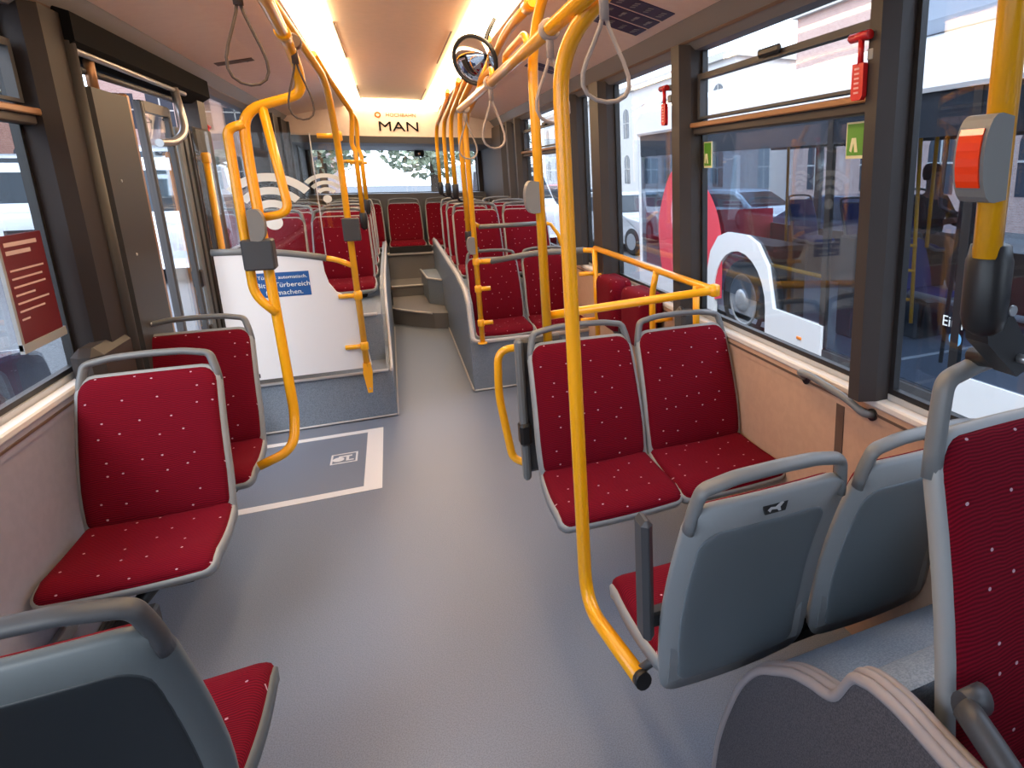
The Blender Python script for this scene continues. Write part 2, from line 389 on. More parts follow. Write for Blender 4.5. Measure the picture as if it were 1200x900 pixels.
# ------------------------------------------------------------------ right side pillars and windows
n_tr = 40
def trim(mb, m):
    global n_tr
    n_tr += 1; return struct('trim_%d' % n_tr, mb, m)
PR = [(-.10, .02), (1.42, 1.50), (2.76, 2.88), (4.02, 4.24), (4.74, 4.84), (6.95, 7.05), (7.45, 7.60), (7.95, 9.9)]
for y0, y1 in PR:
    trim(MB().prism([(y0, XR+.07), (y0, XR-.03), (y0+.02, XR-.072), (y1-.01, XR-.072), (y1, XR-.03), (y1, XR+.07)][0:0] or [(XR+.07, y0), (XR-.02, y0), (XR-.072, y0+.02), (XR-.072, y1-.012), (XR-.02, y1), (XR+.07, y1)], 'z', .912, 2.19), 'pillar_grey')
wn = 1
def side_window(x, y0, y1, z0=.93, z1=2.19, sg=1):
    """fixed pane with rubber gasket; x = glass plane"""
    global wn
    wn += 1
    g = struct('window_%d' % wn, box(x, x+.006, y0, y1, z0, z1), 'window_glass')
    m = MB(); t = .018
    m.box(x-.012, x+.012, y0, y0+t, z0, z1); m.box(x-.012, x+.012, y1-t, y1, z0, z1); m.box(x-.012, x+.012, y0+t, y1-t, z0, z0+t); m.box(x-.012, x+.012, y0+t, y1-t, z1-t, z1)
    obj('gasket', m, 'black_plastic', g)
    return g
XG = XR + .045
wins = {}
ys = [-2.55] + [v for p in PR for v in p] + [9.9]
for k in range(0, len(ys)-2, 2):
    a, b = ys[k], ys[k+1]
    if b - a > .05: wins[k//2] = side_window(XG, a, b)
def hopper(x, y0, y1, sg, w):
    """tilting vent sash over a cross bar, a part of its window"""
    m = MB(); xi = x - sg*.03
    xa, xb = min(xi, x), max(xi, x)
    m.box(xa, xb, y0+.02, y0+.045, 1.86, 2.06); m.box(xa, xb, y1-.045, y1-.02, 1.86, 2.06); m.box(xa, xb, y0+.045, y1-.045, 2.035, 2.06); m.box(xa, xb, y0+.045, y1-.045, 1.86, 1.872)
    s = obj('vent_sash', m, 'dark_grey', w)
    obj('latch', MB().box(xa-.02 if sg > 0 else xb, xa if sg > 0 else xb+.02, (y0+y1)/2-.09, (y0+y1)/2+.06, 2.045, 2.075, b=.008), 'black_plastic', s)
    c = MB(); c.box(min(x, x-sg*.045), max(x, x-sg*.045), y0, y1, 1.79, 1.845, b=.006); obj('cross_bar', c, 'pillar_grey', w)
    obj('cross_bar_lip', box(min(x-sg*.045, x-sg*.062), max(x-sg*.045, x-sg*.062), y0-.02, y1, 1.822, 1.845, b=.004), 'bronze_edge', w)
hopper(XG-.01, 1.50, 2.76, 1, wins[2])
hopper(XG-.01, 4.84, 6.95, 1, wins[5])
# ------------------------------------------------------------------ left side: window, door, rear wall
def lwin(y0, y1, z0=.93): return side_window(XL-.05, y0, y1, z0)
w_l = lwin(-2.5, 2.93); hopper(XL-.04, 1.3, 2.93, -1, w_l)
trim(MB().prism([(XL-.07, 2.93), (XL+.02, 2.93), (XL+.06, 2.96), (XL+.06, 3.12), (XL, 3.16), (XL-.07, 3.16)], 'z', 0, 2.19), 'engine_brown')
trim(box(XL-.02, XL+.075, 2.80, 3.12, .62, 1.02, b=.03), 'pillar_grey')
# door head gear
dh = struct('door_header', MB().prism([(XL-.07, 2.05), (XL+.02, 2.05), (XL+.09, 2.10), (XL+.09, 2.20), (XL-.07, 2.25)], 'y', 3.12, 5.05), 'matt_black')
obj('header_rail', tube([(XL+.07, 3.15, 2.07), (XL+.07, 4.55, 2.07)], .012), 'aluminium', dh)
obj('header_rod', tube([(XL+.03, 3.2, 2.02), (XL+.03, 4.5, 2.03)], .014), 'dark_grey', dh)
# first open leaf: broad grey cover panel with bronze edge
d1 = struct('door_1', MB(), 'door_grey'); bpy.data.objects.remove(d1)
d1 = struct('door_1', MB().prism([(XL+.02, 3.17), (XL+.085, 3.19), (XL+.085, 3.56), (XL+.05, 3.60), (XL+.02, 3.60)], 'z', .03, 1.95), 'door_grey')
obj('edge_strip', box(XL+.02, XL+.07, 3.60, 3.645, .03, 1.97, b=.008), 'bronze_edge', d1)
m = MB()
for z in (.35, .75, 1.0, 1.3, 1.6): m.lathe([(.007, 0), (.005, .003)], (XL+.085, 3.30, z), 'x', 10)
obj('screw', m, 'aluminium', d1)
trim(tube([(XL+.055, 3.14, .1), (XL+.055, 3.14, 2.1)], .028), 'door_grey')
trim(tube([(XL+.05, 3.33, 1.9), (XL+.05, 3.33, 2.12)], .018), 'bronze_edge')
# glazed leaf
def leaf(nm, y0, y1, x, z1):
    g = struct(nm, box(x, x+.006, y0, y1, .10, z1), 'window_glass')
    m = MB(); t = .035
    for a, b in ((y0, y0+t), (y1-t, y1)): m.box(x-.015, x+.02, a, b, .03, z1, b=.006)
    m.box(x-.015, x+.02, y0+t, y1-t, z1-.05, z1); m.box(x-.015, x+.02, y0+t, y1-t, .03, .35)
    obj('leaf_frame', m, 'dark_grey', g)
    return g
d2 = leaf('door_2', 3.86, 4.30, XL+.03, 1.97)
obj('door_arm', tube([(XL+.05, 4.02, 1.78), (XL+.08, 4.18, 1.79), (XL+.10, 4.32, 1.86), (XL+.07, 4.36, 2.08)], .02, fil=.1), 'aluminium', d2)
m = MB().box(XL+.04, XL+.06, 4.28, 4.33, 1.0, 1.1, b=.008).box(XL+.04, XL+.06, 4.28, 4.33, .62, .78, b=.008); obj('hinge', m, 'black_plastic', d2)
d3 = struct('door_3', box(XL+.0, XL+.05, 4.36, 4.62, .03, 1.88, b=.01), 'shell_panel')
m = MB().box(XL+.05, XL+.058, 4.44, 4.455, .03, 1.88).box(XL+.05, XL+.062, 4.54, 4.56, .03, 1.88); obj('profile_groove', m, 'dark_grey', d3)
d4 = struct('door_4', box(XL+.0, XL+.07, 4.64, 5.02, .33, 1.9, b=.012), 'door_grey')
trim(box(XL-.07, XL+.05, 4.90, 5.06, 0, 2.19), 'pillar_grey')
struct('wall_left_rear', box(XL-.06, XL, 4.95, 9.9, 0, 1.05), 'wall_cool_lit')
lwin(5.06, 6.9, 1.05); trim(box(XL-.06, XL+.02, 5.06, 6.9, 1.03, 1.06), 'sill_metal')
struct('wall_left_engine', box(XL-.06, XL+.10, 6.9, 9.9, .3, 2.2), 'engine_brown')
for k, y in enumerate((7.3, 7.8, 8.4, 9.0)): trim(box(XL+.10, XL+.125, y, y+.04, .9, 2.2), 'engine_brown' if k % 2 else 'dark_grey')
# yellow bar by the door
b = thing('grab_pole', 'straight yellow bar upright on the door pillar, left of the white panel', 'grab pole', (-.95, 4.70, .45))
obj('pole', tube([(-.955, 4.55, .36), (-.955, 4.55, 1.70)], .018), 'yellow_paint', b)
obj('end_cap', MB().lathe([(.02, 0), (.024, .005), (.024, .05), (.018, .06)], (-.955, 4.55, 1.69), 'z', 14), 'yellow_paint', b)
obj('wall_mount', tube([(-.955, 4.55, 1.72), (-1.01, 4.64, 1.72)], .014), 'yellow_paint', b)

# ------------------------------------------------------------------ floor marks
fm = MB()
fm.box(-1.05, -.195, 3.385, 3.445, 0, .0015); fm.box(-1.05, -.195, 4.225, 4.275, 0, .0015); fm.box(-.285, -.195, 3.445, 4.225, 0, .0015)
tag(origin(obj('floor_marking', fm, 'white_line'), (-.6, 3.83, 0)), 'white painted frame marking the wheelchair bay on the grey floor', 'floor marking')
wm = MB()
wm.box(-.47, -.33, 3.80, 3.81, 0, .0016); wm.box(-.47, -.33, 3.93, 3.94, 0, .0016); wm.box(-.47, -.46, 3.81, 3.93, 0, .0016); wm.box(-.34, -.33, 3.81, 3.93, 0, .0016)
wm.lathe([(.03, 0), (.03, .0016)], (-.43, 3.86, 0), 'z', 16); wm.box(-.43, -.36, 3.89, 3.905, 0, .0016); wm.box(-.39, -.375, 3.83, 3.9, 0, .0016); wm.box(-.375, -.35, 3.83, 3.842, 0, .0016)
tag(origin(obj('wheelchair_symbol', wm, 'white_line'), (-.4, 3.87, 0)), 'small white wheelchair pictogram painted inside the floor marking', 'floor marking')

# ------------------------------------------------------------------ podests, wheel boxes, rear steps
pl = struct('podest_left', MB().prism([(4.46, 0), (4.46, .33), (4.74, .335), (4.76, .66), (5.3, .70), (5.3, .35), (8.7, .35), (8.7, 0)], 'x', XL, -.145), 'podest_vinyl')
# side cheek along the aisle, with a light trim on its edge
cheekL = [(4.455, 0), (4.455, .335), (4.60, .345), (4.78, .42), (4.95, .62), (5.25, .76), (5.6, .80), (8.6, .80), (8.6, 0)]
struct('podest_cheek_left', MB().prism(cheekL, 'x', -.145, -.105), 'podest_vinyl')
m = MB().tube([(-.11, 4.45, .335), (-.11, 4.60, .347), (-.11, 4.78, .422), (-.11, 4.95, .622), (-.11, 5.25, .763), (-.11, 5.6, .803), (-.11, 8.6, .803)], .011, fil=.08)
m.tube([(XL, 4.45, .335), (-.13, 4.45, .335)], .010); m.tube([(XL, 4.752, .665), (-.17, 4.752, .665)], .012)
m.tube([(XL, 4.452, .012), (-.11, 4.452, .012)], .007); m.tube([(-.102, 4.452, .012), (-.102, 7.2, .012)], .007)
trim(m, 'trim_light')
pr = struct('podest_right', MB().prism([(4.72, 0), (4.72, .385), (8.7, .385), (8.7, 0)], 'x', .48, XR), 'podest_vinyl')
cheekR = [(4.715, 0), (4.715, .39), (4.76, .44), (4.85, .66), (5.0, .73), (5.6, .775), (8.6, .80), (8.6, 0)]
struct('podest_cheek_right', MB().prism(cheekR, 'x', .435, .485), 'podest_vinyl')
m = MB().tube([(XR, 4.71, .39), (.52, 4.71, .39), (.455, 4.715, .40), (.455, 4.80, .52), (.455, 4.86, .675), (.455, 5.0, .735), (.455, 5.6, .78), (.455, 8.6, .805)], .016, fil=.05)
m.tube([(XR, 4.712, .012), (.44, 4.712, .012), (.43, 4.76, .012), (.43, 7.2, .012)], .007, fil=.03)
trim(m, 'trim_light')
struct('podest_rear', box(XL, XR, 8.7, 9.9, 0, .64), 'fascia_grey')
trim(box(-.12, .46, 8.66, 8.72, .61, .645, b=.01), 'trim_light')
# aisle steps
st = MB().prism([(-.105, 7.42), (.0, 7.3), (.15, 7.12), (.30, 6.98), (.435, 6.92), (.435, 8.7), (-.105, 8.7)], 'z', 0, .17)
struct('step_1', st, 'fascia_grey')
trim(MB().tube([(-.10, 7.44, .168), (.0, 7.30, .168), (.15, 7.12, .168), (.28, 6.99, .168)], .012, fil=.05), 'trim_light')
struct('step_2', box(-.105, .435, 8.15, 8.7, .17, .30), 'fascia_grey'); trim(box(-.105, .30, 8.13, 8.16, .285, .305, b=.006), 'trim_light')
s3 = struct('step_3', MB().prism([(.29, 7.55), (.435, 7.35), (.435, 8.3), (.25, 8.3)], 'z', .17, .46), 'podest_vinyl')
trim(MB().tube([(.25, 8.3, .462), (.29, 7.55, .462), (.43, 7.36, .462)], .012, fil=.02), 'trim_light')
vent = MB()
for k in range(5): vent.box(-.104, -.094, 7.62 + k*.09, 7.68 + k*.09, .04, .32)
trim(vent, 'black_plastic')
trim(box(-.08, .42, 8.655, 8.699, .64, .72), 'black_plastic')
# front wheel box on the right, in plane with the carpeted wave panel
prof = [(1.235, 0), (1.21, .12), (1.16, .26), (1.10, .39), (1.03, .49), (.96, .55), (.90, .595), (.84, .625), (.785, .645), (.755, .67), (.72, .735), (.69, .755), (.655, .765), (.60, .77), (.50, .765), (.35, .765), (-.4, .765), (-.4, 0)]
def catm(P, n=5):
    o = []
    for i in range(len(P)-1):
        a, b, c, d = P[max(i-1, 0)], P[i], P[i+1], P[min(i+2, len(P)-1)]
        for q in range(n):
            t = q/n
            o.append(tuple(.5*((2*b[k]) + (-a[k]+c[k])*t + (2*a[k]-5*b[k]+4*c[k]-d[k])*t*t + (-a[k]+3*b[k]-3*c[k]+d[k])*t**3) for k in (0, 1)))
    return o + [P[-1]]
pf = catm(prof[:16]) + prof[16:]
wb = struct('wheel_box', MB().prism([p for p in pf if p[0] > .632] + [(.632, .767), (.632, 0)], 'x', .70, XR), 'podest_vinyl')
struct('wheel_box_side', MB().prism([(y*1.0, z-.004) for y, z in pf], 'x', .66, .70), 'dark_carpet')
m = MB(); path = catm(prof[:16], 6)
for dx, dz in ((.0, .0), (.016, .004), (.032, .0)):
    m.tube([(.664+dx, y, z+dz) for y, z in path], .0105, n=8)
trim(m, 'trim_wave')

# ------------------------------------------------------------------ seats
def back_surf(x, s):
    # s from -.235 (bottom) to .235 (top)
    t = (s+.235)/.47
    w = 1 - .06*t - .04*max(0, .25-t)/.25
    y = .015 + .15*(t**1.15 if t > 0 else t) - .30*x*x*(1-.4*t) - .02*math.sin(PI*t)*.8
    return (x*w, y, .445 + .50*t)
def back_nrm(x, s):
    a = Vector(back_surf(x+.004, s)) - Vector(back_surf(x-.004, s)); b = Vector(back_surf(x, s+.004)) - Vector(back_surf(x, s-.004))
    n = a.cross(b).normalized(); return n if n.y < 0 else -n
def seat_surf(x, s):
    # s from -.19 (front) to .19 (crease)
    t = (s+.19)/.38
    w = 1 - .04*t + .03*math.sin(PI*t)
    return (x*w, -.36 + .372*t, .452 - .035*max(0, (.22-t)/.22)**2 - .012*math.sin(PI*t) + .32*x*x*.6)
def seat_nrm(x, s):
    a = Vector(seat_surf(x+.004, s)) - Vector(seat_surf(x-.004, s)); b = Vector(seat_surf(x, s+.004)) - Vector(seat_surf(x, s-.004))
    n = a.cross(b).normalized(); return n if n.z > 0 else -n
def off(sf, nf, d):
    return lambda x, s: tuple(Vector(sf(x, s)) + Vector(nf(x, s))*d)
def make_seat(label, cat='seat', fab='red_fabric', wall_side=0, mount='beam', cover=True, shellmat='shell_grey', floor_z=0.):
    t = thing('passenger_seat', label, cat)
    obj('backrest', MB().pad(.415, .47, .05, .026, back_surf, back_nrm, rads=(.048, .04)), fab, t)
    obj('seat_cushion', MB().pad(.425, .38, .05, .024, seat_surf, seat_nrm, rads=(.02, .026)), fab, t)
    # moulded grey shell: back half and pan half
    bs = off(back_surf, back_nrm, -.004)
    sh = MB().pad(.434, .55, .05, .014, lambda x, s: bs(x, s-.031), lambda x, s: back_nrm(x, s-.031), back=.022, rads=(.056, .045))
    sh.pad(.440, .395, .06, .010, off(seat_surf, seat_nrm, -.004), seat_nrm, back=.028, rads=(.03, .032))
    # rounded knee joining pan and back
    sh.prism([(-.10, .400), (-.02, .392), (.022, .395), (.035, .46), (.04, .52), (.02, .52), (.01, .46), (-.10, .43)], 'x', -.19, .19)
    obj('shell', sh, shellmat, t)
    if cover:
        nb = lambda x, s: -Vector(back_nrm(x, s))
        obj('back_panel', MB().pad(.345, .455, .05, .006, off(lambda x, s: back_surf(x, s-.052), lambda x, s: back_nrm(x, s-.052), -.026), lambda x, s: nb(x, s-.052), rads=(.05, .03)), 'shell_panel', t)
    top = Vector(back_surf(0, .235))
    h = MB().tube([(-.196, top.y-.012, .890), (-.190, top.y-.002, .935), (-.176, top.y+.012, .990), (-.10, top.y+.016, 1.005), (0, top.y+.018, 1.008), (.10, top.y+.016, 1.005), (.176, top.y+.012, .990), (.190, top.y-.002, .935), (.196, top.y-.012, .890)], .0125, fil=.018, n=14, flat=1.5)
    obj('grab_handle', h, 'handle_grey', t)
    b = MB().box(-.15, .15, -.30, .0, .355, .405, b=.012)
    if mount == 'beam':
        xw = wall_side
        b.box(min(0, xw), max(0, xw), -.17, -.12, .335, .375, b=.006); b.box(min(0, xw), max(0, xw), -.05, -.01, .335, .375, b=.006)
    elif mount == 'pedestal':
        b.prism([(-.24, .36), (-.04, .36), (-.10, floor_z+.002), (-.2, floor_z+.002)], 'x', -.12, .12)
    elif mount == 'low':
        b.box(-.14, .14, -.28, -.02, .25, .36)
    obj('seat_frame', b, 'black_plastic', t)
    return t
GA = 'red seats on the rear podests'
a1 = make_seat('red fabric seat directly behind the tall curved yellow pole, aisle side of the pair', wall_side=.66); a1.location = (.655, 2.27, 0); a1.scale = (1.07, 1, 1)
a2 = dup(a1, (1.115, 2.27, 0), 'red fabric seat next to the warm toned side wall, window side of the front facing pair', group='double seat facing the camera')
a1['group'] = 'double seat facing the camera'
for c in kids(a2):
    if c.name.startswith('seat_frame'):
        c.data = c.data.copy()
        for v in c.data.vertices:
            if v.co.x > .2: v.co.x = .20
l1 = make_seat('large red fabric seat by the left wall with its whole cushion in view', wall_side=-.235)
l1.location = (-.835, 2.52, 0); obj('support_strut', MB().tube([(.05, -.2, .37), (-.20, -.26, .10)], .022), 'black_plastic', l1)
l2 = dup(l1, (-.835, 3.14, 0), 'red fabric seat by the left wall, half hidden behind the seat nearer the camera')
l0 = make_seat('red seat with dark shaded back turned to the camera in the lower left corner', wall_side=.235); l0.location = (-.59, 1.255, 0); l0.rotation_euler = (0, 0, PI)
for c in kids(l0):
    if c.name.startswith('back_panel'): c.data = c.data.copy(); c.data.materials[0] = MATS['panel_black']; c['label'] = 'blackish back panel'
    if c.name.startswith('shell'): c.data = c.data.copy(); c.data.materials[0] = MATS['shell_shaded']
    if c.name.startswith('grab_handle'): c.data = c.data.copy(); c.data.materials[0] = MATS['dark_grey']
b1 = make_seat('grey backed seat with folded dark armrest and dog symbol, turned away from the camera', wall_side=-.66); b1.location = (.69, 1.20, 0); b1.rotation_euler = (0, 0, PI)
m = MB().box(.228, .256, -.02, .045, .545, .86, b=.012)
ar = obj('armrest', m, 'dark_grey', b1)
obj('armrest_pivot', MB().box(.16, .235, -.005, .03, .57, .61, b=.006), 'black_plastic', b1)
y9 = back_surf(0, .21)[1] + .027
lb = obj('symbol_plate', MB().prism([(-.034, .928), (.034, .928), (.026, .900), (-.026, .900)], 'y', y9-.001, y9+.003), 'black_plastic', b1)
dg = MB().prism([(-.022, .921), (-.014, .923), (.0, .914), (.012, .916), (.020, .910), (.014, .904), (.010, .910), (-.004, .908), (-.008, .903), (-.014, .903), (-.012, .912)], 'y', y9+.003, y9+.0038)
obj('dog_symbol', dg, 'trim_light', lb)
b2 = make_seat('grey backed seat beside the right wall, behind the seat with the dog symbol', wall_side=-.2); b2.location = (1.135, 1.20, 0); b2.rotation_euler = (0, 0, PI)
c1 = make_seat('large red seat with brown grey armrest cut off by the right edge', mount='low'); c1.location = (.985, .618, .01); c1.rotation_euler = (.08, 0, 0); c1.scale = (1.1, 1, 1.24)
for c in kids(c1):
    if c.name.startswith('grab_handle'):
        for v in c.data.vertices: v.co.z += .032*min(1, max(0, (v.co.z-.90)/.07))
ca = obj('armrest', MB().tube([(-.232, -.01, .648), (-.236, -.07, .635), (-.238, -.33, .55)], .019, fil=.03, flat=1.), 'dark_grey', c1)
obj('armrest_pivot', MB().lathe([(.022, 0), (.022, .04), (.016, .045)], (-.235, -.01, .645), 'x', 14), 'dark_grey', c1)
rr = make_seat('red seat on the aisle side of the lowest row on the right podest', mount='pedestal', floor_z=.385, cover=False); rr.location = (.70, 5.08, 0); rr['group'] = GA
def at(x, y, z, label): return dup(rr, (x, y, z), label, group=GA)
at(1.145, 5.08, 0, 'red seat on the window side of the lowest row on the right podest')
rowsR = [(5.92, 'second'), (6.62, 'third'), (7.35, 'fourth')]
for y, nme in rowsR:
    at(.70, y, .345, 'red seat on the aisle side of the %s row on the right podest' % nme); at(1.145, y, .345, 'red seat on the window side of the %s row on the right podest' % nme)
for y, nme in ((5.56, 'first'), (6.30, 'second'), (7.05, 'third'), (7.8, 'fourth')):
    at(-.385, y, .345, 'red seat on the aisle side of the %s row on the left podest' % nme); at(-.835, y, .345, 'red seat on the window side of the %s row on the left podest' % nme)
for k, (x, nme) in enumerate(((-.79, 'leftmost red seat'), (-.32, 'second red seat from the left'), (.15, 'middle red seat'), (.62, 'fourth red seat from the left'), (1.09, 'rightmost red seat'))):
    s_ = at(x, 9.10, .29, '%s of the rear bench under the back window' % nme)

# folding seats against the right wall
fs = thing('folding_seat', 'folded red seat on the right wall, farther one behind the yellow railing', 'seat', (1.27, 3.82, .6))
obj('cushion', MB().pad(.36, .34, .06, .05, lambda x, s: (1.245, 3.82+x, .79+s), lambda x, s: (-1, 0, 0), back=.05), 'red_fabric', fs)
obj('backrest', MB().pad(.36, .30, .06, .03, lambda x, s: (1.31, 3.82+x, .87+s*.6), lambda x, s: (-1, 0, 0), back=.02), 'red_fabric', fs)
obj('seat_frame', MB().box(1.29, XR, 3.70, 3.94, .55, .66, b=.01).box(1.235, 1.30, 3.63, 3.65, .60, .70), 'dark_grey', fs)
dup(fs, (1.27, 3.32, .6), 'folded red seat on the right wall, nearer one behind the yellow railing')
hinge = thing('railing_lock', 'small dark latch mechanism on the wall sill beside the folded red seats', 'latch', (1.27, 2.75, .88))
obj('housing', MB().box(1.25, 1.34, 2.70, 2.82, .80, .95, b=.02), 'dark_grey', hinge); obj('lever', MB().tube([(1.26, 2.72, .95), (1.22, 2.66, .98), (1.20, 2.58, .97)], .012), 'black_plastic', hinge)

# ------------------------------------------------------------------ wheelchair backboard with yellow hoop
bb = thing('wheelchair_backboard', 'dark grey upright backboard beside the aisle seat, with yellow hoop', 'backboard', (.42, 2.52, .35))
obj('board', MB().box(.405, .60, 2.50, 2.545, .36, .955, b=.014), 'dark_grey', bb)
obj('post', MB().box(.398, .43, 2.47, 2.52, .34, .96, b=.010), 'handle_grey', bb)
obj('grab_hoop', MB().tube([(.56, 2.575, .90), (.345, 2.60, .90), (.335, 2.60, .70), (.37, 2.58, .41), (.42, 2.55, .385), (.50, 2.54, .385)], .0165, fil=.06), 'yellow_paint', bb)
obj('hinge', MB().box(.392, .44, 2.46, 2.53, .50, .60, b=.012), 'black_plastic', bb)

# ------------------------------------------------------------------ yellow grab poles
RP = .0185
def pole(label, paths, loc, r=RP, fil=.10, group=None):
    t = thing('grab_pole', label, 'grab pole', loc, group)
    obj('pole', sum_tubes(paths, r, fil), 'yellow_paint', t); return t
def sum_tubes(paths, r, fil):
    m = MB()
    for p in paths: m.tube(p, r, fil=fil, n=14)
    return m
def clamp(m, p, r=.026, h=.05, ax='z'):
    return m.lathe([(RP, -h/2-.006), (r, -h/2), (r, h/2), (RP, h/2+.006)], p, ax, 16)
def stop_button(t, c, dirx=-1, m='button_grey', lens=None, sc=1.):
    x, y, z = c; pts = []
    for k in range(13):
        a = -PI/2 + k/12*PI; pts.append((x + dirx*(.012 + .030*math.cos(a)**.8 if k not in (0, 12) else .012)*sc, z + .062*math.sin(a)*sc))
    pts += [(x - dirx*.012*sc, z + .058*sc), (x - dirx*.012*sc, z - .058*sc)]
    o = obj('stop_button', MB().prism(pts, 'y', y-.026*sc, y+.026*sc), m, t)
    if lens:
        lp = []
        for k in range(9):
            a = -.72 + k/8*1.44; lp.append((x + dirx*(.014 + .031*math.cos(a)**.8)*sc, z + .062*math.sin(a)*sc))
        lp += [(x, z+.03*sc), (x, z-.03*sc)]
        obj('button_lens', MB().prism(lp, 'y', y-.020*sc, y+.020*sc), lens, o)
    return o
def foot_clamp(t, x, y, z, tx, ty, tz):
    m = MB().lathe([(.020, .0), (.026, -.006), (.028, -.06), (.024, -.12), (.012, -.135)], (x, y, z), 'z', 16)
    m.tube([(x, y, z-.10), ((x+tx)/2, (y+ty)/2, z-.15), (tx, ty, tz)], .012, fil=.02)
    return obj('foot_clamp', m, 'black_plastic', t)
p1 = pole('tall yellow pole nearest the camera whose foot bends to the grey backed seat', [[(.60, 1.32, 2.36), (.545, 1.42, 2.08), (.425, 1.66, 1.93), (.43, 1.66, .30), (.452, 1.24, .375)]], (.43, 1.66, .3), r=.0205, fil=.13)
obj('end_cap', MB().lathe([(.019, 0), (.019, .02), (.012, .026)], (0, 0, 0), 'z', 12), 'black_plastic', p1)
bpy.data.objects.remove([c for c in kids(p1) if c.name.startswith('end_cap')][0])
obj('end_cap', MB().tube([(.452, 1.245, .374), (.4535, 1.222, .380)], .0215), 'black_plastic', p1)
obj('seat_mount', MB().tube([(.452, 1.27, .37), (.50, 1.24, .42)], .012), 'dark_grey', p1)
# overhead rail, right
oh = thing('overhead_rail', 'thick straight yellow rail under the ceiling on the right, running to the rear', 'handrail', (.45, 2.7, 2.01))
obj('rail', tube([(.45, .4, 2.01), (.45, 4.25, 2.01)], .0195, n=16), 'yellow_paint', oh)
for y in (1.0, 2.15, 2.9): obj('hanger_loop', MB().tube([(.45, y+.42, 2.02), (.45, y+.40, 2.055), (.455, y+.05, 2.065), (.45, y, 2.02)], .0125, fil=.03), 'yellow_paint', oh)
obj('end_cap', MB().tube([(.45, 4.22, 2.01), (.45, 4.29, 2.01)], .0205), 'aluminium', oh)
# pole P2
p2 = pole('yellow pole with grey stop button, standing behind the handle of the aisle seat', [[(.60, 2.10, 2.40), (.545, 2.40, 2.18), (.53, 2.47, 2.02), (.53, 2.47, .93)]], (.53, 2.47, .93))
stop_button(p2, (.51, 2.455, 1.53))
# pole P3 with brackets and joined tube overhead
p3 = pole('yellow pole with short side brackets standing on the right podest', [[(.535, 2.42, 2.22), (.54, 3.0, 2.235), (.56, 3.7, 2.17), (.53, 4.6, 2.02), (.515, 4.66, 1.90), (.515, 4.66, .39)]], (.515, 4.66, .39), fil=.22)
obj('pole_joint', tube([(.535, 2.44, 2.22), (.536, 2.54, 2.222)], .023), 'yellow_paint', p3)
for z in (1.0, .80, .545): obj('bracket', MB().tube([(.505, 4.66, z), (.60, 4.655, z)], .017, n=12).lathe([(.019, -.028), (.025, -.02), (.025, .02), (.019, .028)], (.515, 4.66, z), 'z', 14), 'yellow_paint', p3)
stop_button(p3, (.50, 4.64, 1.12))
obj('base_flange', MB().lathe([(.035, 0), (.035, .008), (.02, .012)], (.515, 4.66, .388), 'z', 14), 'yellow_paint', p3)
gr = thing('cross_rail', 'grey sleeved rail with yellow ends in front of the right podest seats', 'handrail', (.9, 4.4, 1.05))
obj('sleeve', tube([(.62, 4.64, 1.0), (.90, 4.42, 1.07), (1.18, 4.17, 1.10)], .021, fil=.1), 'handle_grey', gr)
obj('rail_end', tube([(.55, 4.66, 1.0), (.63, 4.635, 1.003)], RP), 'yellow_paint', gr); obj('rail_end', tube([(1.17, 4.18, 1.10), (1.245, 4.11, 1.10)], RP), 'yellow_paint', gr)
gr2 = thing('cross_rail', 'grey sleeved rail between the second row of podest seats and the pole', 'handrail', (.8, 5.7, 1.2))
obj('sleeve', tube([(.64, 5.40, 1.19), (1.20, 5.40, 1.20)], .019), 'handle_grey', gr2)
obj('rail_end', tube([(.54, 5.42, 1.26), (.58, 5.40, 1.24), (.65, 5.40, 1.19)], .016), 'yellow_paint', gr2); obj('rail_end', tube([(1.19, 5.40, 1.20), (1.24, 5.40, 1.19), (1.30, 5.40, 1.10), (1.345, 5.40, .93)], .016), 'yellow_paint', gr2)
# poles clamped to seat handles, rear right
def rear_pole(label, x, y, zb, tx, y2, seat):
    t = pole(label, [[(x+.02, y2, 2.31), (x+.03, y2+.25, 2.27), (x+.01, y-.12, 2.12), (x, y, 1.95), (x, y, zb)]], (x, y, zb), fil=.2)
    foot_clamp(t, x, y, zb+.01, *seat); return t
rear_pole('yellow pole clamped by a black foot to the lowest row of right podest seats', .53, 5.16, 1.17, 0, 3.6, (.60, 5.21, 1.03))
rear_pole('yellow pole clamped to the second row of right podest seats', .54, 6.02, 1.52, 0, 4.6, (.60, 6.06, 1.375))
rear_pole('yellow pole clamped to the third row of right podest seats', .535, 6.72, 1.52, 0, 5.2, (.60, 6.76, 1.375))
rear_pole('yellow pole clamped to the rearmost row of right podest seats', .515, 7.45, 1.52, 0, 5.9, (.58, 7.49, 1.375))
# railing around the bay by the right windows
rl = thing('bay_railing', 'yellow railing around the bay beside the right windows, behind the front pair of seats', 'railing', (1.24, 2.4, .9))
obj('top_rail', MB().tube([(.53, 2.50, 1.045), (1.25, 2.37, 1.115), (1.245, 4.12, 1.115)], RP, fil=.02), 'yellow_paint', rl)
obj('corner_joint', MB().lathe([(.012, -.028), (.026, -.022), (.026, .022), (.012, .028)], (1.25, 2.37, 1.115), 'z', 16), 'yellow_paint', rl)
obj('post', tube([(1.235, 2.52, 1.11), (1.235, 2.52, .80)], .016), 'yellow_paint', rl)
obj('post', MB().tube([(1.245, 3.02, 1.11), (1.23, 3.05, .98), (1.22, 3.02, .55)], .017, fil=.05), 'yellow_paint', rl)
obj('post', tube([(1.235, 4.10, 1.11), (1.235, 4.10, .50)], RP), 'yellow_paint', rl)
for y, z in ((4.10, .93), (4.10, .60), (3.03, .84)): obj('bracket', tube([(1.235, y, z), (1.235 + (.1 if y > 4 else .1), y, z)], .014), 'yellow_paint', rl)
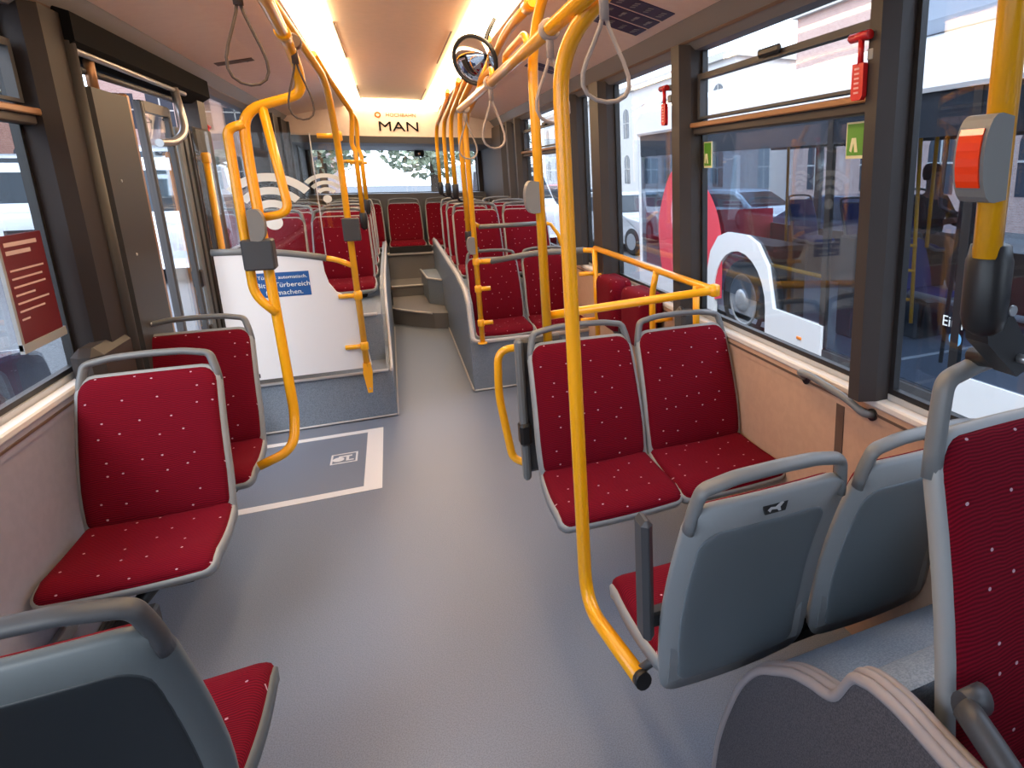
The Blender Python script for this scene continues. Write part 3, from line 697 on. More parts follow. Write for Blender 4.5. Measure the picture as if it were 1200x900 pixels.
obj('bracket', tube([(1.12, 4.11, .945), (1.235, 4.10, .945)], .015), 'yellow_paint', rl)
obj('bracket', tube([(1.12, 4.11, .62), (1.235, 4.10, .62)], .015), 'yellow_paint', rl)
# left side tubes
la = thing('grab_pole', 'looped yellow double pole by the door, carrying a dark box and bending to the seat', 'grab pole', (-.47, 2.93, .5))
obj('pole', MB().tube([(-.235, .4, 2.06), (-.24, 2.0, 2.06), (-.275, 2.70, 2.08), (-.275, 2.93, 2.02), (-.275, 2.97, 1.93), (-.48, 2.95, 1.86), (-.485, 2.95, 1.70), (-.462, 2.93, .62), (-.475, 2.86, .50), (-.60, 2.84, .46)], .019, fil=.075, n=14), 'yellow_paint', la)
obj('pole_loop', MB().tube([(-.48, 2.935, 1.81), (-.535, 2.93, 1.79), (-.535, 2.93, 1.15), (-.468, 2.93, 1.07)], .017, fil=.06, n=14), 'yellow_paint', la)
obj('grab_loop', MB().tube([(-.415, 2.955, 1.885), (-.375, 2.955, 1.47), (-.475, 2.95, 1.455)], .0165, fil=.06, n=14), 'yellow_paint', la)
obj('pole_joint', MB().tube([(-.265, 2.50, 2.073), (-.27, 2.60, 2.076)], .0235, n=14), 'yellow_paint', la)
obj('control_box', MB().box(-.545, -.44, 2.875, 2.95, 1.255, 1.375, b=.006), 'dark_grey', la)
stop_button(la, (-.497, 2.90, 1.43), dirx=1)
lp = pole('yellow pole with square dark validator, fixed to the white panel by side brackets', [[(-.36, 2.55, 2.30), (-.31, 3.3, 2.22), (-.255, 4.05, 2.12), (-.255, 4.38, 1.80), (-.25, 4.38, .40)]], (-.25, 4.38, .25), fil=.2)
obj('foot', MB().prism([(-.272, .42), (-.228, .42), (-.222, .36), (-.234, .22), (-.262, .22), (-.278, .36)], 'y', 4.362, 4.40), 'yellow_paint', lp)
obj('foot_screw', MB().lathe([(.006, 0), (.006, -.004)], (-.248, 4.362, .25), 'y', 10), 'aluminium', lp)
for z, dx in ((.87, -.11), (.535, -.11), (1.845, -.11)): obj('bracket', MB().tube([(-.25, 4.38, z), (-.25+dx, 4.385, z)], .0155, n=12).lathe([(.018, -.03), (.025, -.022), (.025, .022), (.018, .03)], (-.251, 4.38, z), 'z', 14), 'yellow_paint', lp)
obj('validator_box', MB().box(-.285, -.19, 4.31, 4.37, 1.22, 1.36, b=.006), 'dark_grey', lp)
for k, (x, y, zb, nme) in enumerate(((-.215, 5.66, 1.30, 'nearer'), (-.20, 6.40, 1.38, 'farther'))):
    t = pole('thin yellow pole clamped to the left podest seats, the %s of two' % nme, [[(-.32, y-1.3, 2.30), (-.29, y-.6, 2.24), (-.20, y-.1, 2.08), (x-.02, y, 1.85), (x, y, 1.80), (x, y, zb)]], (x, y, zb), r=.017, fil=.08)
    obj('bracket', tube([(x-.10, y, 1.72), (x+.04, y, 1.72)], .013), 'yellow_paint', t)
    foot_clamp(t, x, y, zb+.02, x-.06, y+.03, 1.30 if k else 1.26)
# right foreground pole with big stop button
p6 = thing('grab_pole', 'thick yellow pole with red stop button at the right edge', 'grab pole', (.755, .61, 1.3))
obj('pole', tube([(.755, .61, 2.36), (.755, .61, 1.50)], .0195, n=18), 'yellow_paint', p6)
stop_button(p6, (.733, .605, 1.635), lens='red_lens', sc=.92)
obj('clamp_housing', MB().lathe([(.019, .175), (.027, .172), (.030, .155), (.032, .150), (.032, .07), (.027, .05), (.012, .04)], (.768, .615, 1.345), 'z', 24), 'black_plastic', p6)
obj('clamp_arm', MB().prism([(.755, 1.44), (.79, 1.44), (.855, 1.36), (.86, 1.325), (.835, 1.315), (.765, 1.375)], 'y', .60, .64).tube([(.84, .62, 1.335), (.86, .70, 1.318)], .016), 'black_plastic', p6)
obj('clamp_screw', MB().lathe([(.007, 0), (.007, -.02)], (.835, .602, 1.345), 'y', 12), 'aluminium', p6)
obj('emblem_cap', MB().lathe([(.004, 0), (.008, -.003), (.008, -.006)], (.79, .590, 1.425), 'y', 12), 'aluminium', p6)

# ------------------------------------------------------------------ white partition by the door
wp = thing('partition', 'white lacquered partition panel with cut out corner, standing on the left podest by the door', 'partition', (-.62, 4.40, .335))
pts = [(-.97, .385), (-.235, .385), (-.222, .40), (-.27, .82), (-.285, .86), (-.33, .875), (-.37, .90), (-.405, .96), (-.42, 1.03), (-.425, 1.12), (-.60, 1.155), (-.80, 1.17), (-.97, 1.17)]
obj('panel', MB().prism(pts, 'y', 4.395, 4.415), 'white_panel', wp)
obj('top_rail', MB().tube([(-.98, 4.405, 1.18), (-.80, 4.405, 1.178), (-.60, 4.405, 1.158), (-.40, 4.405, 1.115)], .021, fil=.1), 'handle_grey', wp)
obj('rail_end', MB().tube([(-.41, 4.405, 1.117), (-.34, 4.40, 1.10), (-.26, 4.385, 1.06)], .017, fil=.03), 'yellow_paint', wp)
lb = obj('instruction_label', MB().box(-.785, -.505, 4.3935, 4.395, .895, 1.045), 'blue_label', wp)
for k, s_ in enumerate(('Tür hält automatisch.', 'Bitte Türbereich', 'freimachen.')):
    txt('lettering', s_, .030 if k == 0 else .042, 'sticker_white', lb, (-.645, 4.393, 1.015 - k*.047), (1, 0, 0), (0, 0, 1))
obj('maker_label', MB().box(-.93, -.84, 4.3935, 4.395, .40, .425), 'dark_grey', wp)
gp = thing('glass_screen', 'clear glass screen with white wifi symbols above the white partition', 'glass screen', (-.68, 4.41, 1.15))
obj('pane', box(-.97, -.40, 4.402, 4.408, 1.13, 1.86), 'clear_partition', gp)
obj('pane_edge', box(-.403, -.398, 4.400, 4.410, 1.12, 1.86), 'trim_light', gp)
def wifi(cx, cz, R, par, tilt=0.):
    m = MB(); y0, y1 = 4.398, 4.4015
    m.lathe([(.19*R, 0), (.19*R, .003)], (cx, y0, cz), 'y', 24)
    for r0, r1 in ((.38, .56), (.70, .88), (1.02, 1.22)):
        P = []
        n = 14; a0, a1 = PI/2 - .82 + tilt, PI/2 + .82 + tilt
        for k in range(n+1): a = a0 + (a1-a0)*k/n; P.append((cx + r1*R*math.cos(a), cz + r1*R*math.sin(a)))
        for k in range(n+1): a = a1 - (a1-a0)*k/n; P.append((cx + r0*R*math.cos(a), cz + r0*R*math.sin(a)))
        for k in range(n):
            q = [P[k], P[k+1], P[2*n+1-k-1], P[2*n+1-k]]
            m.prism(q, 'y', y0, y1)
    return obj('wifi_symbol', m, 'sticker_white', par)
wifi(-.645, 1.345, .235, gp); 
gp2 = thing('glass_screen', 'narrow clear glass pane with small wifi symbol beside the yellow pole', 'glass screen', (-.34, 4.43, 1.3))
obj('pane', box(-.42, -.27, 4.43, 4.435, 1.30, 1.80), 'clear_partition', gp2)
wq = wifi(-.352, 1.475, .125, gp2)
for v in wq.data.vertices: v.co.y += .025

# ------------------------------------------------------------------ signs on ceiling and bulkhead
bd = Vector((0, .12, -.34)).normalized(); bu = -bd; n_ = Vector((0, -.34, -.12)).normalized()
def bulk(x, t, o=.004): return Vector((x, 8.52 + .12*t, 2.405 - .34*t)) + n_*o
sg = thing('bulkhead_sign', 'dark MAN lettering with small red logo on the rear bulkhead above the back window', 'sign', tuple(bulk(.2, .5)))
txt('lettering', 'MAN', .165, 'matt_black', sg, tuple(bulk(.18, .66, .003)), (1, 0, 0), tuple(bu), ext=.004, stretch=1.28)
txt('lettering', 'HOCHBAHN', .062, 'bronze_edge', sg, tuple(bulk(.215, .27, .003)), (1, 0, 0), tuple(bu), ext=.002, stretch=.95)
rg = MB(); c = bulk(-.04, .27, .002); r_ = Vector((1, 0, 0))
def ringv(r, o): return [tuple(c + r_*r*math.cos(2*PI*k/24) + bu*r*math.sin(2*PI*k/24) + n_*o) for k in range(24)]
v = ringv(.035, 0) + ringv(.035, .004) + ringv(.019, .004) + ringv(.019, 0); f = []
for q in range(3):
    for k in range(24): j = (k+1) % 24; f.append((q*24+k, q*24+j, q*24+24+j, q*24+24+k))
rg.add(v, f); obj('round_logo', rg, 'logo_red', sg)
# pictogram stickers on the sloping side ceiling, right
def side_pt(sg_, x, y, o=.003):
    # underside of side ceiling between (xi,2.272) and (xc,2.352)
    xw = XR if sg_ > 0 else XL; xi = xw - sg_*.10; xc = .136 + sg_*.5
    return Vector((x, y, side_z(x, sg_) - o))
def ceil_label(name, label, cat, sg_, x0, x1, y0, y1, m, strips=1):
    t = thing(name, label, cat, tuple(side_pt(sg_, (x0+x1)/2, (y0+y1)/2)))
    for k in range(strips):
        a = y0 + (y1-y0)*k/strips + .012; b = y0 + (y1-y0)*(k+1)/strips - .012
        q = MB(); P = [side_pt(sg_, x0, a, .0), side_pt(sg_, x1, a, .0), side_pt(sg_, x1, b, .0), side_pt(sg_, x0, b, .0)]
        D = [p - Vector((0, 0, .003)) for p in P]
        q.add([tuple(p) for p in P + D], [(0, 1, 2, 3), (7, 6, 5, 4), (0, 4, 5, 1), (1, 5, 6, 2), (2, 6, 7, 3), (3, 7, 4, 0)])
        pl_ = obj('plate', q, m, t)
        yield t, pl_, a, b
for t, p_, a, b in ceil_label('notice_sticker', 'dark violet strips with white pictograms on the ceiling slope above the right window', 'sign', 1, .93, 1.19, 2.62, 3.12, 'navy_label', 3):
    k_ = (a+b)/2; m = MB()
    for j in range(4):
        x = .96 + j*.06
        z0 = side_pt(1, x+.02, k_, .0035).z
        if int((a-2.6)/.16) % 2 == 0:
            for q in range(3): m.box(x, x+.04, k_-.045 + q*.03, k_-.03 + q*.03, z0-.001, z0)
        else:
            m.lathe([(.016, 0), (.016, .001)], (x+.02, k_+.02, z0), 'z', 12); m.box(x+.004, x+.036, k_-.045, k_-.005, z0-.001, z0)
    obj('pictogram', m, 'button_grey', p_)
for t, p_, a, b in ceil_label('notice_sticker', 'small dark sticker on the right ceiling slope, behind the strap by the second pole', 'sign', 1, .93, 1.12, 4.35, 4.60, 'navy_label', 2): pass
for t, p_, a, b in ceil_label('notice_sticker', 'narrow olive label on the left ceiling slope beside the hanging strap', 'sign', -1, -.90, -.70, 4.86, 4.99, 'label_ink', 1):
    z0 = side_pt(-1, -.76, a, .0035).z; obj('pictogram', MB().box(-.80, -.73, a+.03, b-.03, z0-.001, z0), 'fascia_grey', p_)
# ceiling seams
# hand straps
def strap(label, x, y, z, H, W, m='strap_beige', yaw_=0., r=.005):
    t = thing('hanging_strap', label, 'hand strap', (x, y, z))
    P = [(0, .012, 0), (.006, .012, -.06)]
    n = 16; R = W/2
    pts = []
    for k in range(n+1):
        a = PI*1.5*0 + (k/n)*2*PI
        # teardrop
        s_ = math.sin(a/2); zz = -.05 - (H-.05)*s_**1.0
        xx = R*math.sin(a)*1.15*(s_**.6)
        pts.append((xx*math.cos(yaw_), xx*math.sin(yaw_), zz))
    o = obj('loop', MB(), m, t); bpy.data.objects.remove(o)
    o = obj('loop', MB().tube([(x+a, y+b, z+c) for a, b, c in pts], r, n=8), m, t)
    obj('sleeve', MB().tube([(x, y, z+.015), (x, y, z-.075)], .011, n=10).lathe([(.024, -.018), (.029, -.012), (.029, .012), (.024, .018)], (x, y, z), 'y', 14), m, t)
    return t
strap('large beige hand strap hanging in front of the top of the nearest pole', .45, 1.36, 2.01, .24, .11)
strap('beige hand strap hanging just behind the nearest pole top', .45, 1.85, 2.01, .25, .11, yaw_=.3)
strap('slim beige hand strap hanging behind the pole with the grey stop button', .45, 2.98, 2.01, .28, .11, yaw_=.3)
strap('beige hand strap at the far end of the right overhead rail', .47, 4.18, 2.01, .30, .12, yaw_=.3)
strap('thin brown hand strap hanging loose in the upper left of the ceiling', -.29, 1.95, 2.10, .26, .09, 'strap_dark', yaw_=.3, r=.0035)
strap('thin brown hand strap hanging in front of the bend of the looped pole', -.265, 2.78, 2.09, .27, .085, 'strap_dark', yaw_=.3, r=.0035)
# convex mirror
cm = thing('convex_mirror', 'round convex mirror in a black rim under the ceiling beside the overhead rail', 'mirror', (.47, 3.35, 2.19))
c0 = Vector((.435, 3.30, 2.15)); nn = Vector((-.55, -.75, -.25)).normalized(); uu = nn.cross(Vector((0, 0, 1))).normalized(); vv = nn.cross(uu)
def disc(prof, n=32):
    v = []; f = []
    for r, h in prof:
        for k in range(n): a = 2*PI*k/n; v.append(tuple(c0 + uu*r*math.cos(a) + vv*r*math.sin(a) + nn*h))
    for i in range(len(prof)-1):
        for k in range(n): j = (k+1) % n; f.append((i*n+k, i*n+j, i*n+n+j, i*n+n+k))
    f.append(tuple(reversed(range(n)))); f.append(tuple((len(prof)-1)*n + k for k in range(n)))
    return MB().add(v, f, True)
obj('mirror_glass', disc([(.104, .0), (.10, .008), (.085, .020), (.065, .031), (.04, .039), (.015, .043), (.003, .0435)]), 'chrome', cm)
obj('rim', disc([(.100, -.02), (.114, -.012), (.117, .004), (.108, .010), (.104, .006)]), 'black_plastic', cm)
obj('bracket', MB().tube([tuple(c0 - nn*.02), tuple(c0 - nn*.06), (.52, 3.40, 2.30), (.56, 3.42, 2.37)], .010, fil=.03), 'black_plastic', cm)
# emergency hammers
def hammer(label, x, y, z, side=1):
    t = thing('emergency_hammer', label, 'emergency hammer', (x, y, z))
    obj('holder', MB().tube([(x+.06*side, y-.02, z+.01), (x+.005*side, y, z+.01)], .014).box(x+.01*side, x+.06*side, y-.035, y-.005, z-.06, z-.025, b=.005), 'shell_grey', t)
    obj('hammer_head', MB().tube([(x, y-.03, z+.008), (x, y+.05, z+.008)], .013).lathe([(.013, 0), (.003, .015)], (x, y+.05, z+.008), 'y', 12), 'red_plastic', t)
    hd = MB().tube([(x, y+.005, z), (x, y+.005, z-.07)], .009)
    pts = [(y-.018, z-.065), (y+.03, z-.065), (y+.032, z-.155), (y+.025, z-.165), (y-.01, z-.165), (y-.018, z-.155)]
    hd.prism(pts, 'x', x-.008, x+.008); obj('hammer_grip', hd, 'red_plastic', t)
    m = MB()
    for k in range(6): m.box(x-.0095, x-.008, y-.002, y+.018, z-.082-k*.013, z-.077-k*.013)
    obj('grip_ribs', m, 'wrap_pink', t); return t
hammer('red emergency hammer on the nearest right window pillar', 1.262, 1.50, 1.985)
hammer('red emergency hammer on the second right window pillar, smaller in view', 1.262, 2.92, 2.01)
hammer('red emergency hammer beside the window behind the looped pole on the left', -1.035, 5.10, 1.92, -1)
# green stickers on glass
def green(label, y0, y1, z0, z1):
    t = thing('exit_sticker', label, 'sticker', (XG-.004, (y0+y1)/2, z0))
    obj('plate', box(XG-.006, XG-.002, y0, y1, z0, z1), 'cream', t)
    obj('print', box(XG-.0075, XG-.006, y0+.006, y1-.006, z0+.01, z1-.006), 'green_label', t)
    p = [(y0+.03, z0+.02), (y0+.045, z0+.02), (y0+.05, z0+.05), (y0+.06, z0+.02), (y0+.07, z0+.025), (y0+.06, z0+.065), (y0+.04, z0+.065)]
    obj('pictogram', MB().prism(p, 'x', XG-.0085, XG-.0075), 'cream', t)
green('green emergency exit sticker in the upper right corner of the vent window', 1.61, 1.70, 1.66, 1.775)
green('green emergency exit sticker in the upper left corner of the vent window', 2.66, 2.74, 1.64, 1.76)
# handle on the right sill
hs = thing('wall_handle', 'grey curved grab handle on the right wall below the window pillar', 'grab handle', (1.32, 1.6, .87))
obj('bar', MB().tube([(1.335, 1.80, .875), (1.295, 1.79, .905), (1.285, 1.70, .918), (1.285, 1.52, .90), (1.30, 1.44, .868), (1.335, 1.435, .86)], .0125, fil=.03), 'handle_grey', hs)
obj('foot', MB().lathe([(.02, 0), (.02, .012)], (1.330, 1.795, .870), 'x', 12), 'black_plastic', hs); obj('foot', MB().lathe([(.02, 0), (.02, .012)], (1.330, 1.44, .858), 'x', 12), 'black_plastic', hs)
# heater and rail along the left wall
ht = thing('floor_heater', 'dark slotted heater grille on the floor under the left seat', 'heater', (-.93, 2.1, .05))
obj('housing', MB().box(XL+.005, -.92, 1.70, 2.6, .0, .10, b=.01), 'dark_grey', ht)
for k in range(8): obj('slat', box(-1.05+k*.015, -1.043+k*.015, 1.74, 2.56, .10, .104), 'black_plastic', ht)
sr = tag(origin(obj('seat_rail', MB().box(XL, XL+.02, -.5, 4.4, .20, .25, b=.004), 'aluminium'), (XL+.01, 2, .2)), 'aluminium seat mounting rail running low along the left wall', 'rail')
# poster on the left window
po = thing('window_poster', 'dark red notice with pale text lines in the left window', 'poster', (XL-.02, 2.73, 1.12))
obj('sheet', box(XL-.034, XL-.030, 2.60, 2.86, 1.10, 1.44), 'dark_red_poster', po)
obj('holder', MB().box(XL-.040, XL-.030, 2.585, 2.60, 1.08, 1.45).box(XL-.040, XL-.028, 2.585, 2.875, 1.07, 1.10), 'shell_grey', po)
m = MB()
for k, (wd_, h) in enumerate(((.20, .013), (.15, .013), (.0, .0), (.21, .006), (.19, .006), (.20, .006), (.12, .006), (.20, .006), (.16, .006), (.05, .006))):
    if wd_: m.box(XL-.030, XL-.0295, 2.62, 2.62+wd_, 1.405-k*.026, 1.405-k*.026+h)
obj('print', m, 'poster_text', po)

# ================================================================== outside
GZ = -.33
struct('ground', box(-60, 80, -30, 120, GZ-.1, GZ), 'asphalt')
trim(box(6.4, 6.5, -20, 60, GZ, GZ+.12), 'stone')
# ------------------------------------------------------------------ neighbouring bus
BX0, BX1, BY0, BY1 = 3.6, 6.1, -2.5, 9.4
nb = thing('city_bus', 'white city bus with red wrap parked alongside, seen through the right windows', 'bus', (4.85, 3.5, GZ))
A = (6.2, GZ+.48)      # wheel centre (y,z)
arch = []
for k in range(13):
    a = k/12*PI; arch.append((A[0] - .60*math.cos(a), A[1] + .58*math.sin(a)))
sk = [(BY0, GZ+.22), (3.12, GZ+.22), (3.12, .175), (BY0, .30)]
obj('skirt_panel', MB().prism(sk, 'x', BX0, BX0+.04), 'white_paint', nb)
outer = [(4.62, GZ+.22), (arch[0][0], GZ+.22)] + arch + [(arch[-1][0], GZ+.22), (BY1, GZ+.22), (BY1, .22), (7.05, .22), (6.90, .66), (6.70, .86), (6.46, .93), (6.02, .93), (5.80, .86), (5.58, .64), (5.45, .20), (4.62, .19)]
obj('wheel_arch_panel', MB().prism(outer, 'x', BX0-.02, BX0+.03), 'white_paint', nb)
obj('door_sill', box(BX0, BX0+.05, 3.12, 4.62, GZ+.22, -.04), 'dark_grey', nb)
obj('floor_pan', box(BX0+.05, BX1-.05, BY0, BY1, -.08, -.02), 'floor_vinyl', nb)
m = MB().prism([(BX0, 2.17), (BX0-.02, 2.20), (BX0+.02, 2.50), (BX0+.25, 2.62), (BX1-.25, 2.62), (BX1, 2.5), (BX1, 2.17), (BX1-.06, 2.17), (BX1-.1, 2.35), (BX0+.1, 2.35), (BX0+.06, 2.17)], 'y', BY0, BY1)
obj('roof', m, 'white_paint', nb)
obj('roof_pod', box(BX0+.15, BX1-.15, BY0, 4.4, 2.62, 2.98, b=.08), 'roof_fade', nb)
obj('headliner_band', box(BX0+.02, BX0+.06, BY0, BY1, 1.86, 2.17), 'bus_inner', nb)
obj('far_wall', box(BX1-.05, BX1, BY0, BY1, GZ+.25, .75), 'bus_inner', nb)
obj('far_band', box(BX1-.06, BX1, BY0, BY1, 1.98, 2.2), 'bus_inner', nb)
for k, y in enumerate((-1.0, .6, 2.1, 3.08, 3.86, 4.62, 7.6)): obj('pillar', box(BX0+.01, BX0+.06, y, y+.07, -.04 if 2.9 < y < 4.7 else .19, 2.17), 'black_plastic', nb)
for k, y in enumerate((.2, 1.7, 3.3, 4.9, 6.5, 8.0)): obj('pillar', box(BX1-.06, BX1, y, y+.12, .75, 1.98), 'bus_inner', nb)
for a, b, z0 in ((BY0, 3.08, .18), (3.15, 3.86, -.02), (3.93, 4.62, -.02), (4.69, 7.6, .20), (7.67, BY1, .20)):
    p = obj('window_pane', box(BX0+.02, BX0+.026, a, b, z0, 2.17), 'bus_glass', nb)
    if b > 9: fr_ = p
# wrap graphics at the end of the bus: red swirl
def blob(P, m, x): return obj('wrap_graphic', MB().prism(catm(P + [P[0]], 6)[:-1], 'x', x-.004, x), m, nb)
blob([(6.62, .10), (6.65, .9), (7.0, 1.40), (7.7, 1.72), (8.15, 1.60), (8.5, 1.15), (8.6, .7), (8.35, .0), (7.6, -.1)], 'wrap_red', BX0-.003)
blob([(7.15, .45), (7.2, .95), (7.5, 1.35), (7.8, 1.45), (8.1, 1.2), (8.05, .8), (7.6, .6)], 'wrap_pink', BX0-.008)
obj('end_column', box(BX0, BX0+.10, BY1-.05, BY1+.05, -.1, 2.35, b=.03), 'white_paint', nb)
obj('end_wall', box(BX0+.1, BX1, BY1-.04, BY1, GZ+.25, 1.0), 'wrap_red', nb)
obj('end_window', box(BX0+.1, BX1-.1, BY1-.03, BY1-.02, 1.0, 2.3), 'bus_glass', nb)
obj('arch_liner', MB().box(BX0+.06, BX0+.5, 5.60, 6.80, .78, .84).box(BX0+.36, BX0+.5, 5.62, 6.78, GZ+.2, .78), 'black_plastic', nb)
wh = obj('wheel', MB().lathe([(.30, .02), (.46, .0), (.48, .04), (.48, .24), (.46, .28), (.3, .28)], (BX0+.04, A[0], A[1]), 'x', 40), 'tyre', nb)
obj('rim', MB().lathe([(.31, -.0), (.29, -.012), (.27, .0), (.25, .05), (.16, .06), (.13, -.03), (.09, -.05), (.04, -.055)], (BX0+.05, A[0], A[1]), 'x', 32), 'wheel_steel', wh)
m = MB()
for k in range(10): a = 2*PI*k/10; m.lathe([(.016, 0), (.013, -.02)], (BX0+.10, A[0]+.20*math.cos(a), A[1]+.20*math.sin(a)), 'x', 8)
obj('wheel_nuts', m, 'tyre', wh)
obj('marker_lamp', box(BX0-.03, BX0-.01, 4.92, 5.0, -.02, .01, b=.005), 'amber', nb)
# yellow poles and rails inside the neighbour
obj('grab_pole', MB().tube([(4.2, 4.18, 2.12), (4.1, 4.02, .30)], .018), 'yellow_paint', nb)
obj('grab_pole', MB().tube([(4.36, 4.14, 2.10), (4.34, 4.14, .95)], .018), 'yellow_paint', nb)
obj('pole_bracket', MB().tube([(4.2, 4.18, 2.10), (4.36, 4.14, 2.11)], .014), 'shell_grey', nb)
obj('grab_rail', MB().tube([(4.0, 4.50, 1.09), (4.0, 4.15, 1.08), (4.0, 4.13, .52)], .018, fil=.06), 'yellow_paint', nb)
for z in (1.0, .78, .52): obj('rail_bracket', tube([(4.0, 4.14, z), (4.13, 4.05, z-.02)], .014), 'yellow_paint', nb)
obj('grey_rail', tube([(4.3, 4.25, .52), (4.1, 3.30, .56), (4.1, 2.2, .56)], .026), 'trim_light', nb)
obj('door_handle_loop', MB().tube([(3.68, 3.42, 1.90), (3.68, 3.20, 1.86), (3.68, 3.28, .2)], .016, fil=.06).tube([(3.68, 3.40, 1.90), (3.68, 3.42, 1.36), (3.68, 3.26, 1.32)], .016, fil=.05), 'dark_grey', nb)
obj('driver_platform', box(4.6, 5.6, 4.45, 5.4, -.02, .42, b=.02), 'bus_inner', nb)
for y in (5.2, 6.6, 2.2, .8): obj('grab_pole', tube([(4.5, y, 2.3), (4.5, y, .0)], .018), 'yellow_paint', nb)
obj('long_rail', tube([(3.75, 7.4, .62), (3.75, 4.75, .62)], .02), 'yellow_paint', nb)
obj('door_cabinet', box(4.05, 4.45, 4.75, 5.0, -.02, 1.0, b=.02), 'bus_inner', nb)
obj('floor_stripe', MB().box(3.75, 5.3, 3.98, 4.03, -.02, -.017), 'white_line', nb)
txt('window_lettering', 'Ein Mit', .112, 'sticker_white', nb, (BX0+.012, 3.24, .545), (0, -1, 0), (0, 0, 1), align='LEFT')
m = MB(); c_ = (BX0+.012, 3.11, .43)
for k in range(24):
    a, b = 2*PI*k/24, 2*PI*(k+1)/24
    m.prism([(c_[1]+.055*math.cos(a), c_[2]+.055*math.sin(a)), (c_[1]+.055*math.cos(b), c_[2]+.055*math.sin(b)), (c_[1]+.03*math.cos(b), c_[2]+.03*math.sin(b)), (c_[1]+.03*math.cos(a), c_[2]+.03*math.sin(a))], 'x', c_[0], c_[0]+.003)
obj('round_sticker', m, 'sky_blue_ring', nb)
# blue seats in the neighbour bus
bs = make_seat('blue patterned seat beside the yellow poles of the neighbouring bus', fab='blue_fabric', mount='pedestal', cover=False); bs.location = (4.75, 4.62, .0)
for k, (x, y, s_) in enumerate(((5.2, 5.0, 'blue driver seat under the person in the neighbouring bus'), (4.9, 2.3, 'blue seat of the neighbouring bus in line with the right edge pole'), (5.1, 5.9, 'blue seat above the wheel arch of the neighbouring bus'), (5.6, 5.9, 'far blue seat above the wheel arch of the neighbouring bus'), (5.1, 7.0, 'blue seat farther back beyond the wheel arch of the neighbouring bus'))):
    dup(bs, (x, y, .02 if y < 4 else (.42 if y == 5.0 else .3)), s_)
# ------------------------------------------------------------------ driver
def person(loc):
    x, y, z = loc
    t = thing('person', 'person in dark jacket seated at the front of the neighbouring bus', 'person', loc)
    V = []; Eg = []; Rd = []
    def add(p, r, par=None):
        V.append((x+p[0], y+p[1], z+p[2])); Rd.append(r)
        if par is not None: Eg.append((par, len(V)-1))
        return len(V)-1
    pel = add((0, 0, .08), .15); ab = add((0, .01, .22), .135, pel); ch = add((0, .02, .42), .155, ab); nk = add((0, 0, .56), .055, ch); h1 = add((0, -.015, .64), .070, nk); h2 = add((0, -.01, .74), .090, h1); add((0, 0, .81), .072, h2)
    for s in (-1, 1):
        sh = add((s*.18, .01, .47), .065, ch); el = add((s*.24, -.12, .24), .045, sh); wr_ = add((s*.16, -.36, .28), .03, el); hd = add((s*.15, -.43, .30), .034, wr_)
        for q in range(4): f1 = add((s*(.125+q*.016), -.475, .305), .010, hd); add((s*(.128+q*.015), -.50, .28), .009, f1)
        th = add((s*.115, -.44, .32), .011, hd); add((s*.10, -.465, .315), .009, th)
        hp = add((s*.10, -.05, .06), .09, pel); kn = add((s*.13, -.42, .08), .062, hp); an = add((s*.13, -.46, -.36), .042, kn); add((s*.13, -.58, -.40), .038, an)
    me = bpy.data.meshes.new('body'); me.from_pydata([tuple(Vector(p) - Vector(loc)) for p in V], Eg, []); o = bpy.data.objects.new('body', me); COL.objects.link(o); o.parent = t
    md = o.modifiers.new('skin', 'SKIN'); ly = me.skin_vertices[0].data
    for i, r in enumerate(Rd): ly[i].radius = (r, r*.85 if i in (0, 1, 2) else r)
    ly[0].use_root = True
    o.modifiers.new('sub', 'SUBSURF').levels = 1; o.modifiers['sub'].render_levels = 2
    me.materials.append(MATS['skin'])
    jk = o.copy(); jk.data = me.copy(); jk.name = 'jacket'; COL.objects.link(jk); jk.parent = t
    j = jk.data; ly = j.skin_vertices[0].data
    # jacket covers trunk and arms
    import bmesh
    keep = [i for i, p in enumerate(V) if True]
    bm = bmesh.new(); bm.from_mesh(j); bm.verts.ensure_lookup_table()
    rem = []
    for i, v in enumerate(bm.verts):
        r = v.co
        if r.z > .56 or (r.y < -.38) or (abs(r.x) > .09 and r.z < .12): rem.append(v)
    bmesh.ops.delete(bm, geom=rem, context='VERTS'); bm.to_mesh(j); bm.free()
    for sv in j.skin_vertices[0].data: sv.radius = (sv.radius[0]*1.12 + .008, sv.radius[1]*1.12 + .008)
    j.materials[0] = MATS['jacket']
    # hair, face
    hr = MB().pad(.17, .20, .08, .03, lambda a, b: (x+math.sin(a*9)*.088, y+.02+.07*math.cos(a*9)+.0, z+.76+b*.5), lambda a, b: (math.sin(a*9), math.cos(a*9), .25))
    obj('hair', MB().lathe([(.03, .115), (.07, .10), (.094, .06), (.098, .02), (.095, -.02), (.08, -.06)], (x, y+.018, z+.745), 'z', 20), 'hair', t)
    fc = MB().lathe([(.004, 0), (.011, .02), (.013, .035), (.006, .042)], (x, y-.10, z+.68), 'z', 10); obj('nose', fc, 'skin', t)
    obj('eyes', MB().lathe([(.004, -.004), (.009, 0), (.004, .004)], (x-.03, y-.092, z+.735), 'y', 10).lathe([(.004, -.004), (.009, 0), (.004, .004)], (x+.03, y-.092, z+.735), 'y', 10), 'hair', t)
    obj('mouth', MB().box(x-.025, x+.025, y-.092, y-.083, z+.652, z+.660, b=.003), 'red_fabric', t)
    return t
pz = person((5.2, 4.95, .84))

